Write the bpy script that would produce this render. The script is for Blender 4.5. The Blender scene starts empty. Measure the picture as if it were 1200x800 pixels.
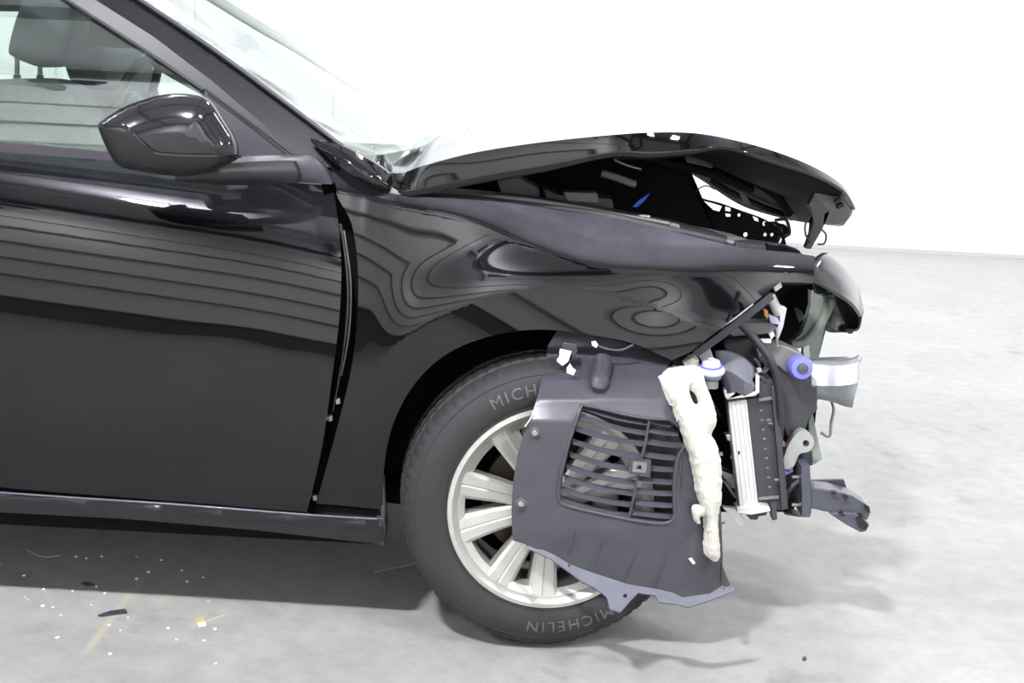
import bpy, bmesh, math, random
from mathutils import Vector, Matrix, geometry, noise
random.seed(7)
PI = math.pi
sc = bpy.context.scene
C = sc.collection

# ------------------------------------------------------------------ camera, world, lamps, exposure
F = 1500.0
PIT = math.radians(12.1)
RO = 0.053
CAM = Vector((-0.1, -2.69, 1.287))
_r0 = Vector((1, 0, 0)); _u0 = Vector((0, math.sin(PIT), math.cos(PIT))); FWD = Vector((0, math.cos(PIT), -math.sin(PIT)))
RGT = _r0*math.cos(RO) + _u0*math.sin(RO)
UPV = _u0*math.cos(RO) - _r0*math.sin(RO)
cd = bpy.data.cameras.new('camera'); cam = bpy.data.objects.new('camera', cd); C.objects.link(cam)
cd.sensor_width = 36.0; cd.lens = F/1200*36.0; cd.clip_start = 0.05; cd.clip_end = 100
m = Matrix.Identity(4)
for i in range(3):
    m[i][0] = RGT[i]; m[i][1] = UPV[i]; m[i][2] = -FWD[i]; m[i][3] = CAM[i]
cam.matrix_world = m
cd.dof.use_dof = False
sc.camera = cam
w = bpy.data.worlds.new('world'); sc.world = w; w.use_nodes = True
w.node_tree.nodes['Background'].inputs[0].default_value = (0.9, 0.95, 1, 1)
w.node_tree.nodes['Background'].inputs[1].default_value = 0.3
sc.view_settings.view_transform = 'Standard'; sc.view_settings.look = 'None'
sc.view_settings.gamma = 1.0; sc.view_settings.use_curve_mapping = False
sc.view_settings.exposure = -0.42
sc.cycles.max_bounces = 10; sc.cycles.transparent_max_bounces = 12; sc.cycles.diffuse_bounces = 4
sc.cycles.sample_clamp_indirect = 8.0
# (x, y, z, power) of the high-bay lamps under the roof and the added wall lamps; their fixtures are built with the ceiling
LAMPS = [(-1.9, -3.7, 5.6, 960), (2.9, -3.6, 5.6, 370), (-6.5, -3.6, 5.6, 280), (7.2, -3.6, 5.6, 330),
         (-3.4, 5.0, 5.6, 280), (1.2, 5.0, 5.6, 310), (5.6, 5.0, 5.6, 300), (9.6, 2.6, 5.6, 240),
         (-7.5, 5.0, 5.6, 220), (-4.2, -7.6, 5.6, 210), (0.3, -7.6, 5.6, 210), (4.8, -7.6, 5.6, 210), (9.2, -7.6, 5.6, 210)]
for k, (x, y, z, pw) in enumerate(LAMPS):
    ld = bpy.data.lights.new('bay_light', 'AREA'); ld.shape = 'RECTANGLE'; ld.size = 0.5; ld.size_y = 0.28
    ld.energy = pw; ld.color = (0.97, 0.98, 1.0)
    lo = bpy.data.objects.new('bay_light', ld); lo.location = (x, y, z-0.04); C.objects.link(lo)
    if y < -7: lo.rotation_euler = (math.radians(-48), 0, 0)      # wall-wash lamps added to brighten the ribbed wall for its reflection
    if k % 2 == 0:      # added upward light that brightens the roof decking
        lu = bpy.data.lights.new('added_uplight', 'AREA'); lu.shape = 'RECTANGLE'; lu.size = 0.9; lu.size_y = 0.28; lu.energy = 200; lu.color = (0.93, 0.92, 1.0)
        lo = bpy.data.objects.new('added_uplight', lu); lo.location = (x, y, z+0.11); lo.rotation_euler = (PI, 0, 0); C.objects.link(lo)

def ray(x, y): return RGT*((x-600)/F) + UPV*((400-y)/F) + FWD
def P(x, y, Y):            # pixel + real distance behind the car's side plane -> point in the room
    d = ray(x, y); return CAM + d*((Y-CAM.y)/d.y)
def G(x, y, z=0.0):
    d = ray(x, y); return CAM + d*((z-CAM.z)/d.z)

# ------------------------------------------------------------------ materials
def mat(name, col=(.5, .5, .5), rough=.5, metal=0., spec=.5, ior=None, coat=0., noise_s=None, noise_a=0., bump=0., bump_s=80., coat_rough=.03):
    mt = bpy.data.materials.new(name); mt.use_nodes = True
    nt = mt.node_tree; b = nt.nodes['Principled BSDF']
    b.inputs['Base Color'].default_value = (*col, 1); b.inputs['Roughness'].default_value = rough
    b.inputs['Metallic'].default_value = metal; b.inputs['Specular IOR Level'].default_value = spec
    if ior: b.inputs['IOR'].default_value = ior
    if coat: b.inputs['Coat Weight'].default_value = coat; b.inputs['Coat Roughness'].default_value = coat_rough
    tc = nt.nodes.new('ShaderNodeTexCoord')
    if noise_a or not bump:
        n = nt.nodes.new('ShaderNodeTexNoise'); n.inputs['Scale'].default_value = noise_s or 20; n.inputs['Detail'].default_value = 5
        nt.links.new(tc.outputs['Object'], n.inputs['Vector'])
        mx = nt.nodes.new('ShaderNodeMix'); mx.data_type = 'RGBA'
        a = noise_a or 0.06
        mx.inputs[6].default_value = (*[c*(1-a) for c in col], 1); mx.inputs[7].default_value = (*[min(1, c*(1+a)) for c in col], 1)
        nt.links.new(n.outputs['Fac'], mx.inputs[0]); nt.links.new(mx.outputs[2], b.inputs['Base Color'])
    if bump:
        n2 = nt.nodes.new('ShaderNodeTexNoise'); n2.inputs['Scale'].default_value = bump_s; n2.inputs['Detail'].default_value = 4
        nt.links.new(tc.outputs['Object'], n2.inputs['Vector'])
        bp = nt.nodes.new('ShaderNodeBump'); bp.inputs['Strength'].default_value = bump; bp.inputs['Distance'].default_value = .004
        nt.links.new(n2.outputs['Fac'], bp.inputs['Height']); nt.links.new(bp.outputs[0], b.inputs['Normal'])
    return mt
PAINT = mat('black_paint', (.0025, .0025, .003), .03, spec=.5, ior=1.44, noise_s=3, noise_a=.3)
PAINT_CLEAN = mat('bare_black_paint', (.005, .005, .006), .05, ior=1.5)
def dust(mt, amount, col=(.30, .30, .36)):      # fine dust that has settled on the faces turned upwards
    nt = mt.node_tree; b = nt.nodes['Principled BSDF']; src = b.inputs['Base Color'].links[0].from_socket
    g = nt.nodes.new('ShaderNodeNewGeometry'); sp = nt.nodes.new('ShaderNodeSeparateXYZ'); nt.links.new(g.outputs['Normal'], sp.inputs[0])
    r = nt.nodes.new('ShaderNodeMapRange'); r.inputs[1].default_value = .42; r.inputs[2].default_value = .75; r.inputs[4].default_value = amount
    nt.links.new(sp.outputs['Z'], r.inputs[0])
    n = nt.nodes.new('ShaderNodeTexNoise'); n.inputs['Scale'].default_value = 9; n.inputs['Detail'].default_value = 8; n.inputs['Roughness'].default_value = .7
    tc = nt.nodes.new('ShaderNodeTexCoord'); nt.links.new(tc.outputs['Object'], n.inputs['Vector'])
    r2 = nt.nodes.new('ShaderNodeMapRange'); r2.inputs[1].default_value = .3; r2.inputs[2].default_value = .7; r2.inputs[3].default_value = .65; r2.inputs[4].default_value = 1.1
    nt.links.new(n.outputs['Fac'], r2.inputs[0])
    k = nt.nodes.new('ShaderNodeMath'); k.operation = 'MULTIPLY'; nt.links.new(r.outputs[0], k.inputs[0]); nt.links.new(r2.outputs[0], k.inputs[1])
    mx = nt.nodes.new('ShaderNodeMix'); mx.data_type = 'RGBA'; nt.links.new(k.outputs[0], mx.inputs[0]); nt.links.new(src, mx.inputs[6]); mx.inputs[7].default_value = (*col, 1)
    nt.links.new(mx.outputs[2], b.inputs['Base Color'])
dust(PAINT, .24)
PAINT_DUSTY = mat('black_paint_dusty', (.024, .023, .026), .14, ior=1.55, noise_s=8, noise_a=.4)
PAINT_SILL = mat('dusty_sill_paint', (.011, .011, .013), .15, ior=1.42, noise_s=6, noise_a=.3)
UNDER = mat('black_undercoat', (.005, .005, .005), .7, spec=.08)
PIANO = mat('gloss_black_trim', (.012, .011, .014), .08, ior=1.6)
TRIM = mat('matte_black_trim', (.012, .011, .013), .45, bump=.1, bump_s=300)
TRIM_GREY = mat('satin_grey_trim', (.044, .040, .051), .40, spec=.35, bump=.06, bump_s=300)
LINER = mat('liner_plastic', (.056, .056, .069), .33, noise_s=14, noise_a=.28, bump=.1, bump_s=60)
RUBBER = mat('tyre_rubber', (.026, .025, .027), .7, spec=.35, noise_s=12, noise_a=.25, bump=.2, bump_s=120)
LETTER = mat('tyre_letter_rubber', (.09, .088, .09), .6)
DARKRUB = mat('black_rubber_seal', (.008, .008, .008), .5)
ALLOY = mat('silver_alloy', (.50, .495, .465), .33, metal=.55, noise_s=30, noise_a=.05)
STEEL = mat('brushed_steel', (.42, .40, .38), .35, metal=.9)
RUST = mat('rusty_disc', (.07, .05, .035), .55, metal=.6, noise_s=30, noise_a=.4)
ALU = mat('aluminium_tank', (.66, .66, .64), .38, metal=.35, noise_s=25, noise_a=.08)
ALUD = mat('cast_aluminium', (.46, .46, .45), .45, metal=.6, noise_s=18, noise_a=.3)
BEAM = mat('bumper_beam_metal', (.46, .47, .50), .4, metal=.4, noise_s=7, noise_a=.15)
FOAM = mat('white_foam_felt', (.62, .60, .54), .9, spec=.1, noise_s=22, noise_a=.22, bump=1.0, bump_s=70)
GREEN = mat('grey_green_primer', (.24, .265, .23), .45, noise_s=16, noise_a=.25)
BLUE = mat('blue_plastic', (.17, .18, .58), .4)
BLUEB = mat('bright_blue_plastic', (.05, .12, .8), .35)
LILAC = mat('pale_lilac_plastic', (.55, .55, .78), .4)
PLAS = mat('dark_grey_plastic', (.04, .04, .045), .45, bump=.15, bump_s=120)
PLASM = mat('mid_grey_plastic', (.17, .165, .17), .42, noise_s=20, noise_a=.2)
HORN = mat('grey_crash_box_paint', (.062, .062, .083), .35, coat=.2, noise_s=20, noise_a=.12)
HOSE = mat('black_rubber_hose', (.018, .018, .02), .45)
WHITEP = mat('white_plastic', (.8, .8, .82), .4)
ORANGE = mat('amber_plastic', (.6, .3, .06), .4)
SEAT = mat('grey_seat_fabric', (.075, .075, .085), .85, bump=.3, bump_s=200)
CABIN = mat('cabin_plastic', (.12, .13, .13), .7)
CABINL = mat('cabin_light_trim', (.42, .44, .42), .8)
CHROME = mat('chrome', (.8, .8, .8), .12, metal=1)

def glass_mat(name, tint, refl_ior=1.5):
    mt = bpy.data.materials.new(name); mt.use_nodes = True; nt = mt.node_tree; nt.nodes.clear()
    o = nt.nodes.new('ShaderNodeOutputMaterial'); mx = nt.nodes.new('ShaderNodeMixShader')
    t = nt.nodes.new('ShaderNodeBsdfTransparent'); t.inputs[0].default_value = (*tint, 1)
    g = nt.nodes.new('ShaderNodeBsdfGlossy'); g.inputs['Roughness'].default_value = .01; g.inputs[0].default_value = (1, 1, 1, 1)
    fr = nt.nodes.new('ShaderNodeFresnel'); fr.inputs[0].default_value = refl_ior
    # a pane has no inside: give both faces the outer Fresnel
    geo = nt.nodes.new('ShaderNodeNewGeometry'); mp = nt.nodes.new('ShaderNodeMath'); mp.operation = 'MULTIPLY_ADD'
    mp.inputs[1].default_value = (1/refl_ior - refl_ior); mp.inputs[2].default_value = refl_ior
    nt.links.new(geo.outputs['Backfacing'], mp.inputs[0]); nt.links.new(mp.outputs[0], fr.inputs[0])
    nt.links.new(fr.outputs[0], mx.inputs[0]); nt.links.new(t.outputs[0], mx.inputs[1]); nt.links.new(g.outputs[0], mx.inputs[2])
    nt.links.new(mx.outputs[0], o.inputs[0]); return mt
GLASS = glass_mat('side_glass', (.74, .82, .77), 1.95)
SHIELD = glass_mat('windscreen_glass', (.90, .93, .92), 1.75)
CRUMB = mat('crumb_glass', (.78, .95, .92), .12, spec=.9)

# ------------------------------------------------------------------ helpers
def link(name, me, mt, parent=None):
    o = bpy.data.objects.new(name, me); C.objects.link(o)
    if mt is not None: me.materials.append(mt)
    if parent is not None:
        o.parent = parent; o.matrix_parent_inverse = Matrix.Translation(-parent.location) if parent.parent is None else Matrix.Identity(4)
    OFF[o.name] = OFF[parent.name].copy() if parent is not None and parent.name in OFF else Vector((0, 0, 0))
    return o
OFF = {}
def from_bm(name, bm, mt, parent=None, smooth=True, angle=35, bevel=0, norm=True):
    if norm: bmesh.ops.recalc_face_normals(bm, faces=bm.faces[:])
    me = bpy.data.meshes.new(name); bm.to_mesh(me); bm.free()
    if smooth:
        for p in me.polygons: p.use_smooth = True
        me.set_sharp_from_angle(angle=math.radians(angle))
    o = link(name, me, mt, parent)
    if bevel:
        b = o.modifiers.new('bevel', 'BEVEL'); b.width = bevel; b.segments = 2; b.limit_method = 'ANGLE'; b.angle_limit = math.radians(40)
    return o
def cr(pts, n=6, closed=False):       # Catmull-Rom through tuples
    out = []; N = len(pts)
    for i in range(N if closed else N-1):
        p0 = pts[(i-1) % N] if closed or i > 0 else pts[i]
        p1 = pts[i]; p2 = pts[(i+1) % N]; p3 = pts[(i+2) % N] if closed or i+2 < N else p2
        for k in range(n):
            t = k/n
            out.append(tuple(.5*((2*b)+(-a+c)*t+(2*a-5*b+4*c-d)*t*t+(-a+3*b-3*c+d)*t**3) for a, b, c, d in zip(p0, p1, p2, p3)))
    if not closed: out.append(tuple(pts[-1]))
    return out
def densify(poly, step):
    out = []
    for i in range(len(poly)):
        a = poly[i]; b = poly[(i+1) % len(poly)]
        L = math.hypot(b[0]-a[0], b[1]-a[1])
        if L < .3: continue
        n = max(1, int(round(L/step)))
        for k in range(n): out.append((a[0]+(b[0]-a[0])*k/n, a[1]+(b[1]-a[1])*k/n))
    return out
def inside(x, y, poly):
    r = False; j = len(poly)-1
    for i in range(len(poly)):
        xi, yi = poly[i]; xj, yj = poly[j]
        if (yi > y) != (yj > y) and x < (xj-xi)*(y-yi)/(yj-yi)+xi: r = not r
        j = i
    return r
def dist_poly(x, y, poly):
    best = 1e9
    for i in range(len(poly)):
        ax, ay = poly[i-1]; bx, by = poly[i]
        dx, dy = bx-ax, by-ay; l = dx*dx+dy*dy
        t = max(0, min(1, ((x-ax)*dx+(y-ay)*dy)/l)) if l else 0
        d = (ax+dx*t-x)**2+(ay+dy*t-y)**2
        if d < best: best = d
    return math.sqrt(best)
def sheet(name, outline, yf, th, mt, parent=None, step=8, holes=(), puff=None, normals=True, pos=None, angle=50, lines=()):
    """a curved panel of real thickness: outline and depth field are given for the visible face"""
    if not callable(yf): _y = yf; yf = lambda x, y: _y
    if pos is None: pos = lambda x, y: P(x, y, yf(x, y))
    ol = densify(outline, step); hs = [densify(h, step) for h in holes]
    verts = []; edges = []
    for loop in [ol]+hs:
        s = len(verts); verts += loop; edges += [(s+i, s+(i+1) % len(loop)) for i in range(len(loop))]
    for ln in lines:        # creases the mesh edges must follow
        s = len(verts); lp = densify(list(ln), step)
        lp = [p for p in lp if p[0] <= ln[-1][0] and inside(p[0], p[1], ol) and dist_poly(p[0], p[1], ol) > 1.5]
        seen = []
        for p in lp:
            if seen and p[0] <= seen[-1][0]: continue
            seen.append(p)
        verts += seen; edges += [(s+i, s+i+1) for i in range(len(seen)-1) if math.hypot(seen[i+1][0]-seen[i][0], seen[i+1][1]-seen[i][1]) < step*3]
    lv = verts[:]
    lpts = [v for v in verts[sum(len(l) for l in [ol]+hs):]]
    nb = len(verts)
    xs = [p[0] for p in ol]; ys = [p[1] for p in ol]
    rr = 0; y = min(ys)+step*.5
    while y < max(ys):
        x = min(xs)+(step*.5 if rr % 2 else 0)
        while x < max(xs):
            if inside(x, y, ol) and not any(inside(x, y, h) for h in hs):
                if min([dist_poly(x, y, l) for l in [ol]+hs]) > step*.45 and not any(abs(x-q[0]) < step*.5 and abs(y-q[1]) < step*.5 for q in lpts): verts.append((x, y))
            x += step
        y += step*.87; rr += 1
    v2, e2, f2, ov, oe, of = geometry.delaunay_2d_cdt([Vector(v) for v in verts], edges, [], 1, 1e-4)
    fs = []
    for f in f2:
        cx = sum(v2[i].x for i in f)/len(f); cy = sum(v2[i].y for i in f)/len(f)
        if any(inside(cx, cy, h) for h in hs) or not inside(cx, cy, ol): continue
        fs.append(tuple(f))
    pts = [pos(v.x, v.y) for v in v2]
    if puff:
        hgt, wd = puff
        for i, v in enumerate(v2):
            d = min([dist_poly(v.x, v.y, l) for l in [ol]+hs])
            t = min(1, d/wd); q = pts[i]; q2 = q - (q-CAM).normalized()*(hgt*math.sqrt(max(0, 1-(1-t)**2))); pts[i] = q2
    nrm = []
    e = .6
    for v in v2:
        a = pos(v.x+e, v.y)-pos(v.x-e, v.y); b = pos(v.x, v.y+e)-pos(v.x, v.y-e)
        n = a.cross(b)
        if n.length < 1e-12: n = Vector((0, -1, 0))
        n.normalize()
        if n.dot(CAM-pos(v.x, v.y)) < 0: n = -n
        nrm.append(n)
    N = len(pts)
    back = [pts[i]-nrm[i]*th for i in range(N)]
    cnt = {}
    faces = []
    for f in fs:
        a, b, c = (pts[i] for i in f[:3])
        if (b-a).cross(c-a).dot(CAM-a) < 0: f = tuple(reversed(f))
        faces.append(f)
        for k in range(len(f)):
            ed = (f[k], f[(k+1) % len(f)]); key = tuple(sorted(ed)); cnt.setdefault(key, []).append(ed)
    nf = len(faces)
    allf = list(faces)+[tuple(i+N for i in reversed(f)) for f in faces]
    V = pts+back
    rim = {}
    for key, l in cnt.items():
        if len(l) == 1:
            a, b = l[0]
            for i in (a, b):
                if i not in rim: rim[i] = len(V); V += [pts[i], back[i]]
            allf.append((rim[b], rim[a], rim[a]+1, rim[b]+1))
    me = bpy.data.meshes.new(name); me.from_pydata([tuple(v) for v in V], [], allf); me.update()
    for p in me.polygons: p.use_smooth = True
    if normals and not puff:
        me.set_sharp_from_angle(angle=math.radians(180))
        cn = [(0, 0, 0)]*len(me.loops)
        for p in me.polygons:
            if p.index < nf:
                for li in p.loop_indices: cn[li] = tuple(nrm[me.loops[li].vertex_index])
        me.normals_split_custom_set(cn)
    else:
        me.set_sharp_from_angle(angle=math.radians(angle))
    return link(name, me, mt, parent)
def slab(name, poly, Y, depth, mt, parent=None, bevel=.002, Y2=None, mesh_only=False):
    """polygon traced at depth Y (number or list), extruded away from the viewer along +Y by depth"""
    bm = bmesh.new(); n = len(poly)
    Ys = Y if isinstance(Y, (list, tuple)) else [Y]*n
    a = [bm.verts.new(P(x, y, yy)) for (x, y), yy in zip(poly, Ys)]
    b = [bm.verts.new(v.co+Vector((0, depth, 0))) for v in a]
    bm.faces.new(a); bm.faces.new(b[::-1])
    for i in range(n): bm.faces.new((a[i], b[i], b[(i+1) % n], a[(i+1) % n]))
    bmesh.ops.triangulate(bm, faces=[f for f in bm.faces if len(f.verts) > 4])
    return from_bm(name, bm, mt, parent, smooth=True, angle=30, bevel=bevel)
def tube(name, pts, r, mt, parent=None, seg=10, n=5, px=True, bm=None, smoothp=True):
    """round bar along points; px points are (x, y, Y)"""
    if px: w3 = [P(*p) for p in pts]
    else: w3 = [Vector(p) for p in pts]
    if smoothp and len(w3) > 2: w3 = [Vector(p) for p in cr([tuple(p) for p in w3], n)]
    own = bm is None
    if own: bm = bmesh.new()
    rad = r if callable(r) else (lambda t: r)
    rings = []; up = Vector((0, 0, 1))
    for i, p in enumerate(w3):
        d = (w3[min(i+1, len(w3)-1)]-w3[max(i-1, 0)])
        if d.length < 1e-9: d = Vector((1, 0, 0))
        d.normalize()
        if abs(d.dot(up)) > .95: up = Vector((0, 1, 0)) if abs(d.y) < .9 else Vector((1, 0, 0))
        s = d.cross(up).normalized(); u = s.cross(d)
        up = u
        R = rad(i/max(1, len(w3)-1))
        rings.append([bm.verts.new(p+s*R*math.cos(2*PI*k/seg)+u*R*math.sin(2*PI*k/seg)) for k in range(seg)])
    for a, b in zip(rings, rings[1:]):
        for k in range(seg): bm.faces.new((a[k], a[(k+1) % seg], b[(k+1) % seg], b[k]))
    bm.faces.new(rings[0][::-1]); bm.faces.new(rings[-1])
    if own: return from_bm(name, bm, mt, parent, angle=50)
def box(bm, c, s, rot=None):
    r = bmesh.ops.create_cube(bm, size=1)['verts']
    for v in r:
        q = Vector((v.co.x*s[0], v.co.y*s[1], v.co.z*s[2]))
        if rot is not None: q = rot @ q
        v.co = q+Vector(c)
    return r
def boxo(name, c, s, mt, parent=None, rot=None, bevel=0):
    bm = bmesh.new(); box(bm, c, s, rot); return from_bm(name, bm, mt, parent, smooth=bool(bevel), bevel=bevel)
def lathe(name, prof, axis_o, axis_d, mt, parent=None, seg=64, bm=None, angle=35):
    """prof: (radius, offset along axis)"""
    own = bm is None
    if own: bm = bmesh.new()
    d = Vector(axis_d).normalized(); s = d.cross(Vector((0, 0, 1)))
    if s.length < 1e-3: s = Vector((1, 0, 0))
    s.normalize(); u = s.cross(d); o = Vector(axis_o)
    rings = []
    for r, h in prof:
        if r < 1e-6: rings.append([bm.verts.new(o+d*h)])
        else: rings.append([bm.verts.new(o+d*h+s*r*math.cos(2*PI*k/seg)+u*r*math.sin(2*PI*k/seg)) for k in range(seg)])
    for a, b in zip(rings, rings[1:]):
        for k in range(seg):
            k2 = (k+1) % seg
            if len(a) == 1 and len(b) == 1: continue
            if len(a) == 1: bm.faces.new((a[0], b[k2], b[k]))
            elif len(b) == 1: bm.faces.new((a[k], a[k2], b[0]))
            else: bm.faces.new((a[k], a[k2], b[k2], b[k]))
    if own: return from_bm(name, bm, mt, parent, angle=angle)
def tensor(name, rows, th, mt, parent=None, nu=6, nv=6, angle=40, lin_v=False, wrinkle=0., bm_only=False):
    """surface through a net of (x, y, Y) control points"""
    rr = [cr(r, nu) for r in rows]
    cols = list(zip(*rr))
    if lin_v:
        cc = []
        for c in cols:
            l = []
            for a, b in zip(c, c[1:]):
                for k in range(nv): l.append(tuple(a[i]+(b[i]-a[i])*k/nv for i in range(3)))
            l.append(c[-1]); cc.append(l)
    else: cc = [cr(c, nv) for c in cols]
    bm = bmesh.new(); vs = []
    for c in cc:
        l = []
        for p in c:
            q = P(*p)
            if wrinkle: q += noise.noise_vector(q*7)*wrinkle
            l.append(bm.verts.new(q))
        vs.append(l)
    for a, b in zip(vs, vs[1:]):
        for k in range(len(a)-1): bm.faces.new((a[k], a[k+1], b[k+1], b[k]))
    o = from_bm(name, bm, mt, parent, angle=angle)
    s = o.modifiers.new('thickness', 'SOLIDIFY'); s.thickness = th; s.offset = 0
    return o
def tag(o, label=None, cat=None, group=None, kind=None):
    if label: o['label'] = label
    if cat: o['category'] = cat
    if group: o['group'] = group
    if kind: o['kind'] = kind
    return o
def lerp_table(tab):
    def f(x):
        if x <= tab[0][0]: return tab[0][1]
        for (a, va), (b, vb) in zip(tab, tab[1:]):
            if x <= b: return va+(vb-va)*(x-a)/(b-a)
        return tab[-1][1]
    return f
def smooth(a, b, x):
    t = max(0, min(1, (x-a)/(b-a))); return t*t*(3-2*t)

#@@SETTING
# ------------------------------------------------------------------ the warehouse
def nodemat_floor():
    mt = bpy.data.materials.new('polished_concrete'); mt.use_nodes = True; nt = mt.node_tree; b = nt.nodes['Principled BSDF']
    L = nt.links.new
    tc = nt.nodes.new('ShaderNodeTexCoord')
    def nz(scale, det, rough=.55, vec=None, dist=0):
        n = nt.nodes.new('ShaderNodeTexNoise'); n.inputs['Scale'].default_value = scale; n.inputs['Detail'].default_value = det
        n.inputs['Roughness'].default_value = rough; n.inputs['Distortion'].default_value = dist
        L(vec or tc.outputs['Object'], n.inputs['Vector']); return n
    def ramp(src, stops):
        r = nt.nodes.new('ShaderNodeValToRGB'); r.color_ramp.elements[0].position = stops[0][0]; r.color_ramp.elements[0].color = (*stops[0][1], 1)
        r.color_ramp.elements[1].position = stops[1][0]; r.color_ramp.elements[1].color = (*stops[1][1], 1)
        L(src, r.inputs[0]); return r
    def mix(fac, a, bb, mode='MIX'):
        x = nt.nodes.new('ShaderNodeMix'); x.data_type = 'RGBA'; x.blend_type = mode
        if isinstance(fac, float): x.inputs[0].default_value = fac
        else: L(fac, x.inputs[0])
        for sl, v in ((6, a), (7, bb)):
            if isinstance(v, tuple): x.inputs[sl].default_value = (*v, 1)
            else: L(v, x.inputs[sl])
        return x.outputs[2]
    big = nz(1.6, 8, .68, dist=.6); fine = nz(14, 8, .7); st = nz(2.6, 5, .6)
    base = ramp(big.outputs[0], [(.3, (.255, .255, .243)), (.72, (.345, .345, .333))])
    fr = ramp(fine.outputs[0], [(.3, (.42, .42, .42)), (.75, (.58, .58, .58))])
    col = mix(.95, base.outputs[0], fr.outputs[0], 'OVERLAY')
    stm = ramp(st.outputs[0], [(.62, (0, 0, 0)), (.70, (1, 1, 1))])
    smf = nt.nodes.new('ShaderNodeMath'); smf.operation = 'MULTIPLY'; smf.inputs[1].default_value = .45; L(stm.outputs[0], smf.inputs[0])
    col = mix(smf.outputs[0], col, (.13, .125, .115))
    # worn yellowish streaks left by old floor marking
    for (a, bq, wdt, amt, cc) in (((102, 762), (215, 615), .013, .45, (.46, .40, .26)), ((190, 706), (265, 640), .02, .25, (.44, .38, .26)), ((226, 734), (236, 722), .012, .5, (.5, .42, .2))):
        A = G(*a); B = G(*bq); d = (B-A); ln = d.length; d.normalize(); nn = Vector((-d.y, d.x, 0))
        sep = nt.nodes.new('ShaderNodeSeparateXYZ'); L(tc.outputs['Object'], sep.inputs[0])
        def dot(v, off):
            m1 = nt.nodes.new('ShaderNodeMath'); m1.operation = 'MULTIPLY_ADD'; m1.inputs[1].default_value = v.x; m1.inputs[2].default_value = off; L(sep.outputs[0], m1.inputs[0])
            m2 = nt.nodes.new('ShaderNodeMath'); m2.operation = 'MULTIPLY_ADD'; m2.inputs[1].default_value = v.y; L(sep.outputs[1], m2.inputs[0]); L(m1.outputs[0], m2.inputs[2]); return m2
        u = dot(d, -A.dot(d)); v = dot(nn, -A.dot(nn))
        av = nt.nodes.new('ShaderNodeMath'); av.operation = 'ABSOLUTE'; L(v.outputs[0], av.inputs[0])
        r1 = nt.nodes.new('ShaderNodeMapRange'); r1.inputs[1].default_value = wdt; r1.inputs[2].default_value = wdt*.3; r1.inputs[3].default_value = 0; r1.inputs[4].default_value = amt; L(av.outputs[0], r1.inputs[0])
        r2 = nt.nodes.new('ShaderNodeMapRange'); r2.inputs[1].default_value = -.02; r2.inputs[2].default_value = .02; L(u.outputs[0], r2.inputs[0])
        r3 = nt.nodes.new('ShaderNodeMapRange'); r3.inputs[1].default_value = ln+.03; r3.inputs[2].default_value = ln*.6; L(u.outputs[0], r3.inputs[0])
        k1 = nt.nodes.new('ShaderNodeMath'); k1.operation = 'MULTIPLY'; L(r1.outputs[0], k1.inputs[0]); L(r2.outputs[0], k1.inputs[1])
        k2 = nt.nodes.new('ShaderNodeMath'); k2.operation = 'MULTIPLY'; L(k1.outputs[0], k2.inputs[0]); L(r3.outputs[0], k2.inputs[1])
        col = mix(k2.outputs[0], col, cc)
    L(col, b.inputs['Base Color'])
    rr = nt.nodes.new('ShaderNodeMapRange'); rr.inputs[3].default_value = .35; rr.inputs[4].default_value = .6; L(big.outputs[0], rr.inputs[0]); L(rr.outputs[0], b.inputs['Roughness'])
    bp = nt.nodes.new('ShaderNodeBump'); bp.inputs['Strength'].default_value = .15; bp.inputs['Distance'].default_value = .003; L(fine.outputs[0], bp.inputs['Height']); L(bp.outputs[0], b.inputs['Normal'])
    return mt
WALLM = mat('white_cladding', (.90, .905, .905), .5, noise_s=2, noise_a=.02)
RIBM = mat('ribbed_steel_cladding', (.80, .81, .81), .45, noise_s=2, noise_a=.03)
PLINTH = mat('dark_plinth', (.10, .10, .10), .7)
CEILM = mat('roof_decking', (.80, .80, .84), .6)
BEAMM = mat('roof_beam_steel', (.10, .10, .11), .5)
XL, XR, YB, YF, H = -13.0, 13.0, 7.5, -9.0, 6.2
def plain(name, c, s, mt):
    return tag(boxo(name, c, s, mt), kind='structure')
plain('floor', ((XL+XR)/2, (YB+YF)/2, -.1), (XR-XL+.6, YB-YF+.6, .2), nodemat_floor())
bpy.data.objects['floor'].location = (0, 0, 0)
plain('wall_left', (XL-.1, (YB+YF)/2, H/2), (.2, YB-YF+.6, H), WALLM)
plain('wall_right', (XR+.1, (YB+YF)/2, H/2), (.2, YB-YF+.6, H), WALLM)
wb = plain('wall_back', ((XL+XR)/2, YB+.14, H/2), (XR-XL, .2, H), WALLM)
wf = plain('wall_front', ((XL+XR)/2, YF-.2, H/2), (XR-XL, .2, H), PLINTH)
cl = plain('ceiling', ((XL+XR)/2, (YB+YF)/2, H+.1), (XR-XL+.6, YB-YF+.6, .2), CEILM)
# back wall: upright cladding panels with narrow joints
seam0 = P(1029, 260, YB).x; pw = 1.09
k0 = int((XL-seam0)/pw)-1; me_panel = None; k = k0
while seam0+k*pw < XR:
    if seam0+k*pw >= XL-.5:
        if me_panel is None:
            o = boxo('cladding_panel', (0, 0, 0), (pw-.003, .015, H-.03), WALLM, wb, bevel=.0015); me_panel = o.data
        else:
            o = bpy.data.objects.new('cladding_panel', me_panel); C.objects.link(o)
            bb = o.modifiers.new('bevel', 'BEVEL'); bb.width = .0015; bb.segments = 2
            o.parent = wb
        o.matrix_parent_inverse = Matrix.Identity(4); o.location = (seam0+(k+.5)*pw, YB+.032, H/2)
    k += 1
boxo('baseboard_back', ((XL+XR)/2, YB-.006, .015), (XR-XL, .012, .03), mat('grey_sill_strip', (.5, .5, .5), .6)); tag(bpy.data.objects['baseboard_back'], kind='structure')
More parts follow.
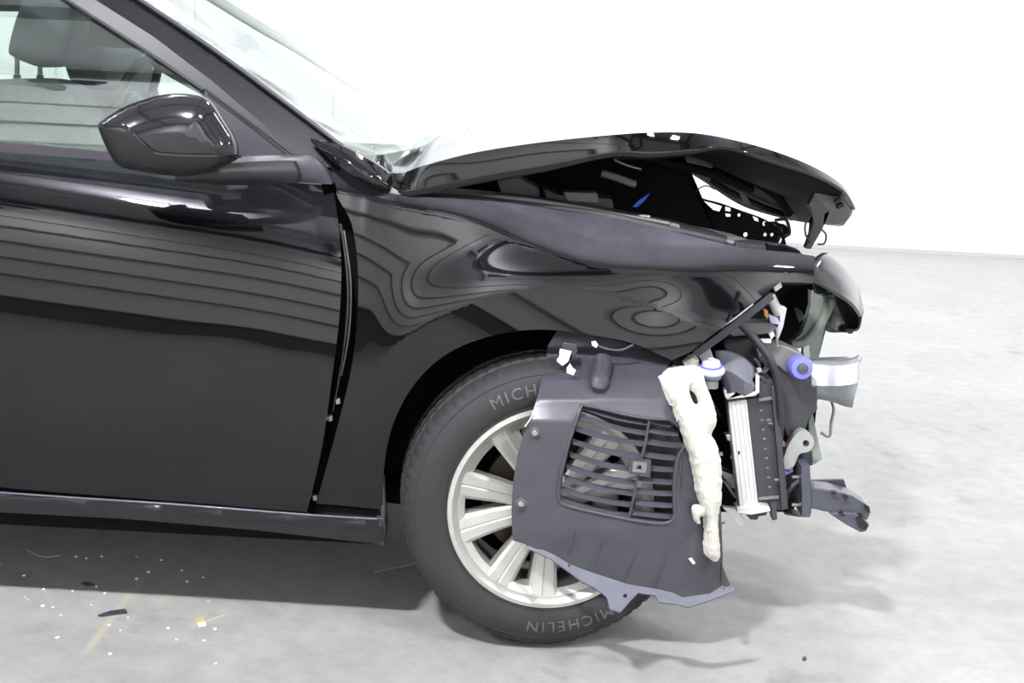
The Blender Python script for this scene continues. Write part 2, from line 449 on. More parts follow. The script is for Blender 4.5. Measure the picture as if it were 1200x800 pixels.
# ribbed wall behind the viewer: wide steel boards, deep joints (only the car's paint shows it)
pitch = .92; z = .7; me_b = None
while z+pitch < H+.2:
    if me_b is None:
        bm = bmesh.new(); w2 = (XR-XL)/2
        pf = [(0, .0), (.0, .15), (.03, .165), (.10, .15), (pitch-.02, .0)]
        a = [bm.verts.new((-w2, yy, zz)) for zz, yy in pf]; b2 = [bm.verts.new((w2, yy, zz)) for zz, yy in pf]
        for i in range(len(pf)-1): bm.faces.new((a[i], a[i+1], b2[i+1], b2[i]))
        o = from_bm('wall_board', bm, RIBM, wf, angle=20); me_b = o.data
    else:
        o = bpy.data.objects.new('wall_board', me_b); C.objects.link(o); o.parent = wf
    o.matrix_parent_inverse = Matrix.Identity(4); o.location = ((XL+XR)/2, YF-.098, z); z += pitch
# roof beams, decking ribs
for i, y in enumerate((-7.6, -4.4, -.6, 2.8, 6.0)):
    tag(boxo('trim_%d' % (i+1), (0, y, H-.17), (XR-XL, .16, .34), BEAMM), kind='structure')
for i, x in enumerate((-9.5, -4.8, -.2, 4.6, 9.4)):
    tag(boxo('trim_%d' % (i+6), (x, (YB+YF)/2, H-.12), (.12, YB-YF, .2), BEAMM), kind='structure')
EMIT = bpy.data.materials.new('lamp_diffuser'); EMIT.use_nodes = True
EMIT.node_tree.nodes['Principled BSDF'].inputs['Emission Color'].default_value = (1, 1, 1, 1); EMIT.node_tree.nodes['Principled BSDF'].inputs['Emission Strength'].default_value = 25
proto = None
for k, (x, y, zz, pw_) in enumerate(LAMPS):
    if proto is None:
        t = bpy.data.objects.new('bay_lamp', None); C.objects.link(t); OFF[t.name] = Vector()
        bm = bmesh.new(); box(bm, (0, 0, .05), (.60, .36, .09)); h1 = from_bm('housing', bm, TRIM_GREY, t, bevel=.01)
        bm = bmesh.new(); box(bm, (0, 0, .002), (.5, .28, .006)); h2 = from_bm('diffuser', bm, EMIT, t, smooth=False)
        bm = bmesh.new(); box(bm, (0, 0, .30), (.02, .02, .42)); h3 = from_bm('hanger', bm, STEEL, t, smooth=False)
        for q in (h1, h2, h3): q.matrix_parent_inverse = Matrix.Identity(4)
        proto = (h1, h2, h3)
    else:
        t = bpy.data.objects.new('bay_lamp', None); C.objects.link(t)
        for q in proto:
            c = q.copy(); C.objects.link(c); c.parent = t; c.matrix_parent_inverse = Matrix.Identity(4)
    t.location = (x, y, zz)
    if y < -7: t.rotation_euler = (math.radians(-48), 0, 0)
    row = 'added wall-wash lamp by the ribbed front wall' if y < -7 else ('high-bay lamp above the near side of the car' if y < 0 else 'high-bay lamp near the back wall')
    tag(t, '%s, %s of its row' % (row, {-6.5: 'leftmost', -1.9: 'second from left', 2.9: 'third from left', 7.2: 'rightmost', -7.5: 'leftmost', -3.4: 'second from left', 1.2: 'third from left', 5.6: 'fourth from left', 9.6: 'rightmost', -4.2: 'leftmost', .3: 'second from left', 4.8: 'third from left', 9.2: 'rightmost'}[x]), 'lamp', 'high-bay lamps under the roof')

#@@CAR
# ------------------------------------------------------------------ the car
car = bpy.data.objects.new('car', None); C.objects.link(car); car.location = (0, .9, 0); OFF['car'] = Vector((0, .9, 0))
tag(car, 'black crash-damaged car with torn-off front bumper and buckled bonnet', 'car')
K = car
# side profile: tilt (degrees above level that the panel faces) against height
TILT = lerp_table([(.10, -16), (.24, -9), (.40, -3.5), (.58, .5), (.70, 3.2), (.80, 8), (.90, 15), (.96, 22), (1.01, 34), (1.08, 46), (1.4, 60)])
NT = 700; DZ = 1.4/NT
YT = [0.0]*(NT+1); acc = 0.0
i0 = int(.5/DZ)
for i in range(i0, NT): acc += math.tan(math.radians(TILT((i+.5)*DZ)))*DZ; YT[i+1] = acc
acc = 0.0
for i in range(i0-1, -1, -1): acc -= math.tan(math.radians(TILT((i+.5)*DZ)))*DZ; YT[i] = acc
def prof(z):
    t = max(0.0, min(NT-1.001, z/DZ)); i = int(t); f = t-i
    a, b = YT[i], YT[i+1]; p = YT[max(0, i-1)]; q = YT[min(NT, i+2)]
    return a+(b-a)*f
def body_pos(g):
    def pos(x, y):
        Y = .02
        for _ in range(6):
            q = P(x, y, Y); Y = g(q.x, q.z)
        return P(x, y, Y)
    return pos
def g_door(X, Z):
    s = Z + .11*(X+1.2) + .05*max(0, X+.75)**2*4
    y = prof(s)-prof(.5)
    y += .010*((X+.9)/.9)**2
    # two shallow dents in the lower skin
    for (cx, cz, rx, rz, dp) in ((-.78, .60, .13, .05, .0018), (-.58, .575, .10, .05, .0022), (-.62, .50, .16, .03, .0010)):
        y += dp*math.exp(-((X-cx)/rx)**2-((Z-cz-.25*(X-cx))/rz)**2)
    # lower character line above the sill
    y -= .003*smooth(.38, .30, Z-.02*(X+1))
    return y+.012
pd = body_pos(g_door)
door_ol = cr([(-160, 152), (0, 178), (120, 191), (250, 206), (388, 217)], 6)+cr([(391, 225), (397, 265), (400, 320), (397, 380), (388, 450), (378, 520), (366, 575), (359, 601)], 5)+[(200, 588), (0, 575), (-160, 566)]
door = sheet('front_door', door_ol, None, .02, PAINT, K, step=9, pos=pd)

#@@FENDER
# fender
CX, CZ = .004, .335
def poly_at(pts):
    f = lerp_table(pts); return f
crease_px = cr([(380, 223), (392, 226), (430, 236), (470, 245), (520, 254), (560, 265), (620, 288), (700, 312), (800, 319), (912, 322), (990, 330)], 8)
creaseZ = lerp_table([(P(x, y, .075).x, P(x, y, .075).z) for x, y in crease_px])
def g_fender(X, Z):
    zc = creaseZ(X)
    t = zc-Z
    # below the crease: tilt falls from 27 to a few degrees; above: turns over onto the top
    slant = .24*smooth(-.50, .14, X)-.12*smooth(.12, .45, X)
    def I(u):       # integral of tan(tilt) from the crease
        if u >= 0:
            n = 8; s = 0; h = u/n
            for k in range(n):
                v = (k+.5)*h; v2 = v-slant
                s += math.tan(math.radians(10.2-6.0*math.tanh((v2-.09)/.13)-9*smooth(.30, .6, v)))*h
            return -s
        v = -u
        return v*math.tan(math.radians(35))-.0075*(1-math.exp(-v/.015))+v*v*1.2+max(0, v-.05)**2*14
    y = .075+I(t)
    # flare around the wheel opening
    r = math.hypot(X-CX, (Z-CZ)*1.03)
    rf = .505+.03*smooth(.1, .4, X)
    fl = smooth(rf+.13, rf, r)
    y -= .012*fl*smooth(-.42, -.30, X)
    y += .13*max(0, rf-r)*smooth(-.42, -.30, X)
    # waves pushed into the skin behind and above the wheel
    y += .0012*math.sin(X*17+Z*7)*smooth(-.05, .1, t)*smooth(.5, .1, t)
    y += .0065*math.exp(-((X-.21)/.085)**2-((Z-.80)/.045)**2)
    y -= .0025*math.exp(-((X+.33)/.06)**2-((Z-.74)/.16)**2)
    # plan curvature at the front
    y += .22*max(0, X-.25)**2
    # a crumple where skin was pushed rearward beside the door
    y += .004*math.exp(-((X+.43)/.035)**2)*smooth(.3, .7, Z)
    return y
pf_ = body_pos(g_fender)
arch = cr([(449, 604), (449, 560), (458, 505), (482, 455), (520, 417), (570, 395), (630, 386), (690, 392), (740, 402), (787, 422)], 6)
fender_ol = (cr([(394, 219), (396, 232), (412, 262), (419, 310), (419, 370), (412, 430), (398, 490), (383, 545), (370, 590), (363, 602)], 4)
             + [(420, 607)] + arch + [(808, 413), (905, 338), (914, 331), (953, 331)] + [(955, 300), (930, 296), (905, 294), (870, 290), (850, 286), (815, 278), (780, 269)]
             + cr([(780, 269), (740, 260), (690, 250), (640, 243), (590, 237), (540, 233), (500, 231), (470, 226), (445, 212), (420, 196), (385, 168)], 4)+[(372, 166), (383, 190), (391, 212)])
fender = sheet('front_wing', fender_ol, None, .012, PAINT, K, step=5, pos=pf_, lines=[[p for p in crease_px if 400 < p[0] < 950]])
tag(fender, 'rippled black front wing pushed away from the door')

#@@REST
# ---- side window, frame, pillar, mirror
def g_house(off):
    return body_pos(lambda X, Z: .062+.12*max(0, Z-1.02)+.44*max(0, Z-1.02)**2+off)
ph0, phf, php = g_house(.016), g_house(0), g_house(.012)
gl = sheet('side_window', [(-330, -330), (-150, -150), (-30, -72), (81, 0), (180, 64), (240, 104), (238, 112), (275, 186), (128, 184), (0, 172), (-330, 143)], None, .004, GLASS, K, step=30, pos=ph0)
frame = sheet('window_frame', [(-60, -92), (81, 0), (180, 64), (238, 105), (236, 112), (252, 135), (275, 186), (300, 196), (350, 198), (345, 180), (300, 138), (250, 96), (180, 43), (112, 0), (-30, -92)], None, .03, TRIM_GREY, K, step=14, pos=phf)
tube('window_seal', [(-60, -89, .252), (81, 2, .160), (180, 66, .117), (238, 106, .091)], .0035, DARKRUB, frame, n=4)
tube('frame_seam', [(240, 104, .086), (300, 148, .066), (342, 180, .050)], .0028, DARKRUB, frame, n=4)
tube('frame_seam', [(342, 180, .050), (352, 181, .048)], .0028, DARKRUB, frame, n=2)
sheet('belt_moulding', cr([(-330, 142), (0, 167), (128, 178), (250, 188)], 4)+cr([(250, 200), (128, 188), (0, 178), (-330, 153)], 4), lambda x, y: .055, .02, TRIM_GREY, K, step=14)
pill = sheet('front_pillar', cr([(-40, -96), (112, 0), (180, 43), (250, 96), (300, 138), (345, 179), (368, 192), (395, 197)], 3)+cr([(408, 181), (392, 168), (338, 125), (240, 53), (158, -2), (20, -96)], 3),
             None, .05, PAINT_SILL, K, step=10, pos=body_pos(lambda X, Z: .068+.64*max(0, Z-1.02)))
tube('pillar_drip_moulding', [(20, -98, .385), (158, -4, .292), (240, 51, .232), (338, 123, .155), (394, 166, .112), (412, 180, .10)], .005, TRIM_GREY, pill, n=5)
sl = sheet('mirror_sail_panel', cr([(268, 184), (350, 181), (368, 184)], 4)+cr([(368, 184), (379, 195), (389, 214)], 4)+[(388, 216), (320, 212), (236, 207), (225, 192)],
           lambda x, y: .045-.00035*max(0, 300-x), .03, TRIM_GREY, K, step=9, puff=(.012, 14))
MO = cr([(115, 149), (121, 140), (150, 123), (190, 111), (225, 110), (246, 118), (262, 140), (275, 161), (280, 178), (276, 188), (240, 203), (205, 206), (160, 200), (139, 194), (127, 178)], 4, True)
def mpos(x, y):
    d = dist_poly(x, y, MO) if inside(x, y, MO) else 0.0
    t = min(1, d/62.0)
    q = P(x, y, -.10); return q-(q-CAM).normalized()*(.075*math.sqrt(max(0.0, 1-(1-t)**2)))
def below(line, shift=0): return [(x, y+shift) for x, y in line]
split = cr([(143, 147.5), (152, 152), (165, 165), (178, 176), (192, 181), (235, 182.5), (280, 183)], 4)
up_ = [p for p in MO if (p[0] < 143 and p[1] < 149.5) or (p[0] >= 143 and p[1] < 181)]
up_ = sorted([p for p in up_], key=lambda p: p[0])
cap_ol = up_+split[::-1]
cap_ol = [p for p in cap_ol]
mir = sheet('door_mirror', cap_ol, None, .11, PIANO, K, step=6, pos=mpos, angle=60)
low = [p for p in MO if not ((p[0] < 143 and p[1] < 149.5) or (p[0] >= 143 and p[1] < 181))]
low = sorted([p for p in low if p[1] > 181 or p[0] < 140], key=lambda p: (p[0] if p[1] > 181 else p[0]))
lo_ol = [(115, 149.5)]+below(split, 1.5)+sorted([p for p in MO if p[1] > 186], key=lambda p: -p[0])+sorted([p for p in MO if 150 < p[1] <= 186 and p[0] < 140], key=lambda p: -p[1])
sheet('mirror_base', lo_ol, None, .10, TRIM, mir, step=7, pos=mpos, angle=60)
bm = bmesh.new()
tube('x', [tuple(mpos(x, y)-Vector((0, .001, 0))) for x, y in [(117, 149)]+split[::3]+[(279, 183)]], .0035, None, px=False, bm=bm, seg=8, n=4)
from_bm('mirror_trim_strip', bm, PIANO, mir)
tensor('mirror_arm', [[(205, 200, -.06), (250, 196, -.04), (300, 192, .0), (345, 190, .04)], [(205, 206, -.07), (250, 205, -.05), (300, 203, -.01), (350, 202, .035)], [(210, 208, -.03), (255, 211, -.02), (300, 212, .01), (350, 211, .04)]], .02, TRIM, mir)
# windscreen
ne = [P(158, -2, .31), P(240, 52, .25), P(338, 124, .17), P(394, 167, .125), P(418, 184, .115)]
ne = [P(20, -98, .40)]+ne
bm = bmesh.new(); rows = []
for q in ne:
    l = []
    for k in range(17):
        t = k/16; yy = q.y+(1.8-2*q.y)*t; b = 1-(2*t-1)**2
        l.append(bm.verts.new((q.x+.20*b, yy, q.z+.02*b)))
    rows.append(l)
for a, b in zip(rows, rows[1:]):
    for k in range(16): bm.faces.new((a[k], a[k+1], b[k+1], b[k]))
ws = from_bm('windscreen', bm, SHIELD, K); s = ws.modifiers.new('t', 'SOLIDIFY'); s.thickness = .005
# far pillar mirrored
bm = bmesh.new(); tube('x', [(q.x-.02, 1.8-q.y+.02, q.z) for q in ne], .011, None, px=False, bm=bm, seg=10, n=3)
from_bm('far_pillar', bm, CABINL, K)
# roof and rear body (mostly out of the picture)
a = P(20, -98, .40)
bm = bmesh.new(); rows = []
for k in range(9):
    t = k/8; l = []
    for j in range(9):
        yy = a.y+(1.8-2*a.y)*t; b = 1-(2*t-1)**2; u = j/8
        l.append(bm.verts.new((a.x+.2*b-(u*2.0), yy, a.z+.02*b+.05*math.sin(PI*min(1, u*1.2))*(1-.3*u))))
    rows.append(l)
for r1, r2 in zip(rows, rows[1:]):
    for k in range(8): bm.faces.new((r1[k], r1[k+1], r2[k+1], r2[k]))
rf = from_bm('roof', bm, PAINT, K); s = rf.modifiers.new('t', 'SOLIDIFY'); s.thickness = .03
pr = body_pos(lambda X, Z: g_door(-1.45, Z))
sheet('rear_door', [(-164, 152), (-162, 566), (-640, 540), (-640, 100)], None, .02, PAINT, K, step=24, pos=pr)
sheet('rear_side_window', [(-350, -330), (-350, 140), (-640, 96), (-640, -330)], None, .004, GLASS, K, step=60, pos=ph0)
sheet('centre_pillar', [(-328, -330), (-328, 146), (-352, 144), (-352, -330)], None, .03, PIANO, K, step=20, pos=phf)
# sill
def g_sill(x, y):
    t = (y-(577+.075*x))/26.0
    t = max(0, min(1.2, t)); return .004+.012*t*t+.010*math.exp(-t/.06)
sill_ol = [(-400, 547), (-160, 566), (0, 577), (200, 591), (359, 603.5), (443, 609), (448, 612), (448, 634), (440, 637), (300, 621), (150, 608), (0, 600), (-160, 590), (-400, 572)]
si = sheet('sill', sill_ol, g_sill, .05, PAINT_SILL, K, step=7)
tag(si, 'dusty black sill with scuffed end')
tube('sill_edge_highlight', [(-400, 545, .012), (0, 577, .012), (200, 590.5, .012), (359, 603, .012), (442, 608, .012)], .0028, HORN, si, n=3)  # pale tube draws the highlight along the sill's top edge
slab('sill_end_cap', [(440, 607), (450, 607), (452, 622), (449, 640), (441, 637)], .02, .06, TRIM_GREY, si)
slab('wing_edge_flap', [(446, 556), (450, 560), (452, 600), (450, 612), (446, 608)], .035, .02, TRIM_GREY, fender)
boxo('underbody', (-1.95, .9, .235), (3.1, 1.58, .09), UNDER, K)
boxo('underbody_rear', (-3.2, .9, .45), (.6, 1.6, .4), UNDER, K)
# door jamb seen in the gap
j = slab('door_jamb', [(372, 190), (400, 214), (432, 260), (440, 330), (434, 440), (410, 540), (385, 606), (340, 600), (360, 560), (380, 400), (385, 260)], [.17, .17, .16, .11, .09, .085, .085, .085, .085, .09, .12], .10, UNDER, K)
tube('jamb_edge', [(399, 262, .06), (405, 300, .06), (408, 350, .06), (404, 400, .06), (397, 445, .06), (390, 482, .06)], .0032, PAINT_DUSTY, j, n=4)
tube('jamb_flange', [(403, 270, .07), (411, 330, .07), (409, 390, .07), (400, 440, .07)], .002, STEEL, j, n=4)
for (x, y) in ((396, 470), (387, 490), (369, 583)): slab('hinge_bolt', [(x-3, y-2), (x+2, y-3), (x+3, y+3), (x-2, y+4)], .05, .02, STEEL, j, bevel=.001)

# ---- cabin
def puffy(name, ol, Y, dep, hgt, wd, mt, parent, step=8):
    return sheet(name, ol, lambda x, y: Y, dep, mt, parent, step=step, puff=(hgt, wd))
st = puffy('front_seat', cr([(-60, 96), (0, 93), (40, 92), (62, 96), (80, 106), (92, 126), (110, 170), (118, 240)], 4)+[(-120, 240), (-100, 120)], .40, .14, .05, 40, SEAT, K, 12)
tag(st, 'grey fabric front seat with headrest')
hr = puffy('headrest', cr([(24, 8), (17, 28), (10, 58), (15, 66), (32, 74), (50, 79), (68, 76), (76, 70), (85, 50), (91, 20), (84, -12), (56, -22), (32, -14)], 4, True), .44, .09, .05, 24, SEAT, st, 6)
for x in (20, 47): tube('headrest_post', [(x, 60, .47), (x, 96, .47)], .006, STEEL, st, n=1)
for x in (20, 47): tube('post_sleeve', [(x, 88, .465), (x, 93, .465)], .009, DARKRUB, st, n=1)
sheet('far_side_trim', [(-160, -110), (20, -100), (262, 118), (235, 111), (140, 57), (166, 120), (166, 128), (92, 128), (88, 112), (74, 70), (58, 30), (24, 13), (-160, 10)], lambda x, y: 1.62, .05, CABIN, K, step=20)
puffy('driver_seat', cr([(95, 60), (115, 55), (128, 66), (138, 100), (150, 150), (150, 240)], 3)+[(60, 240), (70, 150), (85, 90)], 1.15, .4, .05, 18, SEAT, K, 12)
boxo('far_door_trim', (-1.6, 1.66, .80), (2.6, .05, .42), CABINL, K)
sw = P(150, 128, 1.22); bm = bmesh.new()
ax = Vector((-.90, 0, .42)).normalized(); s1 = Vector((0, 1, 0)); s2 = ax.cross(s1)
tube('x', [tuple(sw+(s1*math.cos(t*PI/12)+s2*math.sin(t*PI/12))*.18) for t in range(25)], .014, None, px=False, bm=bm, seg=8, n=2)
swo = from_bm('steering_wheel', bm, DARKRUB, K)
lathe('steering_boss', [(0, -.03), (.05, -.03), (.06, 0), (.04, .03), (0, .03)], tuple(sw), tuple(ax), CABIN, swo, seg=20)
for dd in (-1, 1): tube('steering_spoke', [tuple(sw), tuple(sw+s1*dd*.175)], .012, DARKRUB, swo, px=False, smoothp=False)
bm = bmesh.new(); pfd = [(-1.0, .70), (-.96, .88), (-.80, .945), (-.45, .955), (-.40, .93), (-.52, .70), (-.98, .66)]
a_ = [bm.verts.new((x, .30, z)) for x, z in pfd]; b_ = [bm.verts.new((x, 1.67, z)) for x, z in pfd]
bm.faces.new(a_); bm.faces.new(b_[::-1])
for i in range(7): bm.faces.new((a_[i], b_[i], b_[(i+1) % 7], a_[(i+1) % 7]))
from_bm('dashboard', bm, CABIN, K, bevel=.02)
boxo('cabin_floor', (-1.9, .9, .32), (2.6, 1.5, .06), UNDER, K)
boxo('near_door_trim', (-1.7, .13, .72), (2.0, .04, .50), CABIN, K)

# ---- wheel house, engine bay masses
bm = bmesh.new(); rr = .425; L0 = []; L1 = []
for k in range(25):
    t = math.radians(188-k*(158/24)); L0.append(bm.verts.new((CX+rr*math.cos(t), .045, CZ+.01+rr*math.sin(t)))); L1.append(bm.verts.new((CX+rr*math.cos(t), .42, CZ+.01+rr*math.sin(t))))
for k in range(24): bm.faces.new((L0[k], L0[k+1], L1[k+1], L1[k]))
wh = from_bm('wheel_housing', bm, UNDER, K); s = wh.modifiers.new('t', 'SOLIDIFY'); s.thickness = .012
bm = bmesh.new(); box(bm, (0, .45, .50), (.84, .04, .60)); from_bm('inner_wheel_wall', bm, UNDER, K)
bm = bmesh.new(); box(bm, (-.10, .95, .52), (.86, .94, .56)); from_bm('engine_block', bm, UNDER, K, bevel=.03)
tube('subframe_member', [(-.4, .42, .22), (.1, .40, .19), (.42, .46, .22)], .035, UNDER, K, px=False)
# tilted inner wing rail between wing and engine
tensor('inner_wing_rail', [[(470, 222, .30), (540, 226, .30), (620, 234, .30), (700, 246, .30), (770, 259, .30), (815, 270, .30), (850, 281, .30)],
                           [(470, 232, .16), (540, 234, .17), (620, 243, .17), (700, 252, .18), (770, 268, .18), (815, 277, .2), (850, 285, .22)]], .02, PLAS, K)
tube('wing_seal', [(520, 229, .2), (600, 233, .2), (660, 241, .2), (720, 252, .2), (765, 259, .22), (795, 266, .23)], .007, PLASM, K)
slab('bulkhead', [(470, 200), (560, 185), (640, 170), (700, 166), (700, 260), (470, 260)], .95, .05, UNDER, K)
slab('engine_cover', [(560, 214), (640, 196), (726, 178), (800, 178), (806, 208), (814, 226), (826, 246), (850, 258), (870, 300), (870, 340), (560, 330)], .62, .30, UNDER, K, bevel=.01)
slab('strut_tower', [(583, 213), (592, 209), (606, 208), (632, 221), (633, 236), (590, 232)], .42, .10, PLASM, K)
slab('air_box', [(636, 220), (655, 228), (718, 233), (719, 250), (660, 246), (640, 236)], .36, .10, PLAS, K, bevel=.004)
slab('air_box_lid', [(660, 225), (700, 226), (702, 238), (664, 236)], .35, .06, PLASM, K, bevel=.003)
tube('grey_intake_hose', [(705, 203, .4), (716, 206, .4), (730, 211, .41), (744, 216, .42)], .0095, PLASM, K)
tube('bonnet_stay_clip', [(720, 187, .4), (733, 193, .4), (751, 198, .42)], .003, STEEL, K)
slab('blue_dipstick_tab', [(741, 242), (748, 235), (762, 226), (754, 237), (746, 243)], .45, .006, BLUEB, K, bevel=.001)
slab('white_connector', [(744, 254), (752, 252), (762, 253), (761, 260), (748, 258)], .24, .02, WHITEP, K, bevel=.001)
slab('grey_bay_bracket', [(786, 262), (792, 262), (800, 270), (783, 270)], .2, .02, PLASM, K, bevel=.001)
tensor('bay_edge_trim', [[(790, 262, .34), (822, 268, .34), (855, 276, .34), (884, 286, .34)], [(790, 270, .26), (822, 277, .26), (855, 284, .26), (884, 291, .26)]], .01, PLASM, K, wrinkle=.004)
# lattice crossmember seen against the bright wall
def circ(x, y, r, n=8, sy=1.0): return [(x+r*math.cos(2*PI*k/n), y+r*sy*math.sin(2*PI*k/n)) for k in range(n)]
lat = sheet('lock_panel_lattice', cr([(806, 214), (812, 226), (826, 233), (845, 238), (870, 247), (890, 254), (905, 262), (916, 272), (921, 284), (920, 291)], 3)+[(905, 294), (880, 292), (850, 284), (806, 262)],
            lambda x, y: .64+.0003*(x-806), .008, UNDER, K, step=5, normals=False,
            holes=[[(825, 235.5), (838, 239), (847, 242), (844, 248), (836, 246)], [(850, 242), (857, 244), (857, 248), (850, 247)], [(850, 250), (857, 251), (857, 254), (851, 254)],
                   circ(866.5, 252, 2.2), [(882, 253), (889, 256), (890, 260), (884, 258)], circ(896.5, 262, 3), circ(897, 275, 2.3), circ(905, 275, 2.3), circ(874, 275, 3), circ(914, 281, 3, sy=1.6)])
tube('bay_cable', [(815, 225, .6), (822, 219, .6), (830, 218, .6), (838, 222, .6)], .0018, HOSE, K)
tube('lock_cable', [(908, 258, .7), (920, 257, .7), (924, 264, .7), (925, 274, .7), (918, 276, .7)], .0045, HOSE, K)
tube('lock_cable', [(896, 262, .7), (910, 262, .7), (915, 270, .68), (910, 284, .68), (902, 288, .68)], .005, HOSE, K)
slab('lock_bracket', [(910, 262), (922, 264), (921, 272), (926, 275), (920, 280), (912, 276)], .7, .03, UNDER, K)
slab('front_panel_top', [(862, 284), (905, 289), (930, 293), (941, 297), (938, 303), (900, 300), (862, 296)], .24, .10, PLAS, K)
slab('latch_cover', [(900, 286), (908, 292), (920, 289), (938, 294), (938, 300), (900, 298)], .22, .04, UNDER, K)

# far side of the body
def side_prism(name, pts, y0, y1, mt, parent):
    bm = bmesh.new(); a = [bm.verts.new((x, y0+(.10*max(0, z-.85)*-4), z)) for x, z in pts]; b = [bm.verts.new((v.co.x, v.co.y+(y1-y0), v.co.z)) for v in a]
    bm.faces.new(a); bm.faces.new(b[::-1])
    for i in range(len(a)): bm.faces.new((a[i], b[i], b[(i+1) % len(a)], a[(i+1) % len(a)]))
    bmesh.ops.triangulate(bm, faces=[f for f in bm.faces if len(f.verts) > 4])
    return from_bm(name, bm, mt, parent, angle=30, bevel=.004)
side_prism('far_wing', [(-.45, .96), (-.45, .26), (-.40, .26)]+[(CX-.40*math.cos(t*PI/10), CZ+.40*math.sin(t*PI/10)) for t in range(0, 9)]+[(.34, .70), (.34, .84), (0, .90)], 1.74, 1.765, PAINT, K)
side_prism('far_door', [(-2.6, .27), (-.47, .27), (-.47, .97), (-2.6, 1.0)], 1.735, 1.765, PAINT, K)

# ---- bonnet
hood_rows = [
 [(461, 222, .10), (474, 229, .09), (500, 227, .09), (560, 215, .09), (640, 201, .09), (716, 184, .09), (760, 185, .10), (806, 181, .12), (850, 176, .16), (900, 191, .25), (950, 206, .38), (986, 224, .52), (1000.5, 246, .66)],
 [(459, 205, .12), (474, 204, .11), (500, 195, .10), (560, 180, .102), (640, 168, .101), (720, 160, .10), (762, 157.5, .12), (810, 158, .14), (853, 165, .18), (902, 178, .27), (951, 197, .4), (986, 219, .54), (1001, 243, .68)],
 [(462, 195, .30), (480, 186, .40), (512, 170, .42), (572, 166, .45), (642, 163, .5), (722, 164, .5), (764, 168, .5), (806, 176, .5), (852, 190, .5), (902, 210, .6), (947, 229, .7), (982, 243, .8), (999, 250, .8)],
 [(470, 186, .7), (487, 168, .8), (521, 148, .85), (580, 152, .85), (642, 156.5, .85), (722, 162, .9), (765, 172, .9), (806, 184, .95), (850, 204, .95), (897, 228, 1.0), (935, 245, 1.0), (970, 257, .95), (990, 262, .9)],
 [(478, 190, 1.2), (495, 175, 1.3), (530, 154, 1.35), (585, 157, 1.4), (642, 160, 1.4), (722, 167, 1.4), (770, 182, 1.4), (816, 205, 1.4), (864, 236, 1.4), (900, 249, 1.35), (935, 257, 1.25), (965, 261, 1.1), (985, 264, .95)]]
hood = tensor('bonnet', hood_rows, .010, PAINT, K, nu=8, nv=4, angle=22, lin_v=True)
under_rows = [[(x, y+(1.5, 5, 5, 3.5, 1.5)[i], Y+.002) for (x, y, Y) in r[5:12]] for i, r in enumerate(hood_rows)]
tensor('bonnet_inner_panel', under_rows, .004, UNDER, hood, nu=8, nv=4, angle=22, lin_v=True)
tag(hood, 'buckled black bonnet lifted at the front and folded at the hinge')
tube('inner_frame_rib', [(832, 210, 1.1), (850, 222, 1.1), (872, 233, 1.1), (900, 245, 1.1), (930, 254, 1.05)], .010, TRIM, hood)
tube('inner_frame_rib', [(836, 200, .7), (880, 212, .75), (910, 230, .8), (925, 250, .85)], .012, UNDER, hood)
tube('inner_frame_rib', [(726, 172, .4), (780, 190, .5), (830, 202, .6), (880, 222, .7)], .012, UNDER, hood)
slab('frame_stiffener', [(866, 223), (873, 225), (880, 240), (872, 238)], .95, .01, PLASM, hood)
slab('frame_stiffener', [(948, 224), (958, 222), (962, 232), (954, 240), (948, 236)], .72, .01, PLASM, hood)
slab('frame_stiffener', [(919, 250), (928, 248), (936, 257), (926, 259)], .9, .01, PLASM, hood)
NOSE = mat('nose_reflection_grey', (.20, .19, .195), .35, noise_s=25, noise_a=.3)  # grey stands in for the bright floor mirrored in black paint
nose = tensor('bonnet_nose_inner', [[(950, 212, .60), (968, 216, .60), (985, 228, .60), (998, 247, .66)], [(952, 238, .63), (970, 238, .64), (985, 245, .66), (996, 252, .68)], [(955, 260, .74), (968, 262, .74), (982, 262, .72), (993, 257, .70)]], .006, NOSE, hood)
slab('nose_slot_shade', [(979, 235), (985, 232), (986, 236), (980, 239)], .592, .02, DARKRUB, hood, bevel=0)  # black boxes on the plate paint the shade inside its slots
slab('nose_slot_shade', [(982, 241), (988, 238), (989, 242), (983, 245)], .60, .03, DARKRUB, hood, bevel=0)
ht = slab('bonnet_latch', [(955, 226), (963, 238), (973, 247), (966, 250), (964, 268), (956, 282), (950, 292), (944, 291), (950, 274), (954, 262), (952, 250), (948, 240)], .50, .03, PLAS, hood)
tube('latch_wire', [(950, 252, .5), (944, 262, .5), (944, 274, .5), (949, 284, .5)], .0025, HOSE, hood)
tube('latch_wire', [(962, 268, .5), (968, 275, .5), (966, 285, .5), (958, 286, .5)], .0025, HOSE, hood)
# crumpled rear corner of the bonnet and torn wing root
t1 = tensor('torn_wing_root', [[(363, 163, .105), (395, 169, .10), (418, 178, .10), (440, 190, .11), (459, 204, .13)],
                               [(372, 172, .085), (398, 181, .065), (420, 196, .05), (440, 210, .06), (457, 221, .09)],
                               [(388, 186, .07), (402, 197, .055), (418, 208, .06), (438, 220, .075), (455, 226, .10)]], .006, PAINT_CLEAN, K, nu=5, nv=5, wrinkle=.004)
tag(t1, 'curled black flap torn from the wing beside the windscreen')
tensor('crumpled_scuttle', [[(438, 186, .25), (447, 176, .27), (455, 190, .3), (470, 184, .32), (493, 171, .4)], [(440, 196, .18), (450, 190, .2), (458, 205, .2), (470, 196, .25), (490, 182, .35)], [(448, 210, .14), (455, 214, .14), (462, 216, .14), (470, 208, .2), (485, 196, .3)]], .004, PAINT_CLEAN, K, nu=5, nv=4, angle=20, wrinkle=.006)
slab('hinge_fragment', [(450, 222), (460, 220), (471, 227), (462, 232), (452, 231)], .09, .02, STEEL, K, bevel=.001)
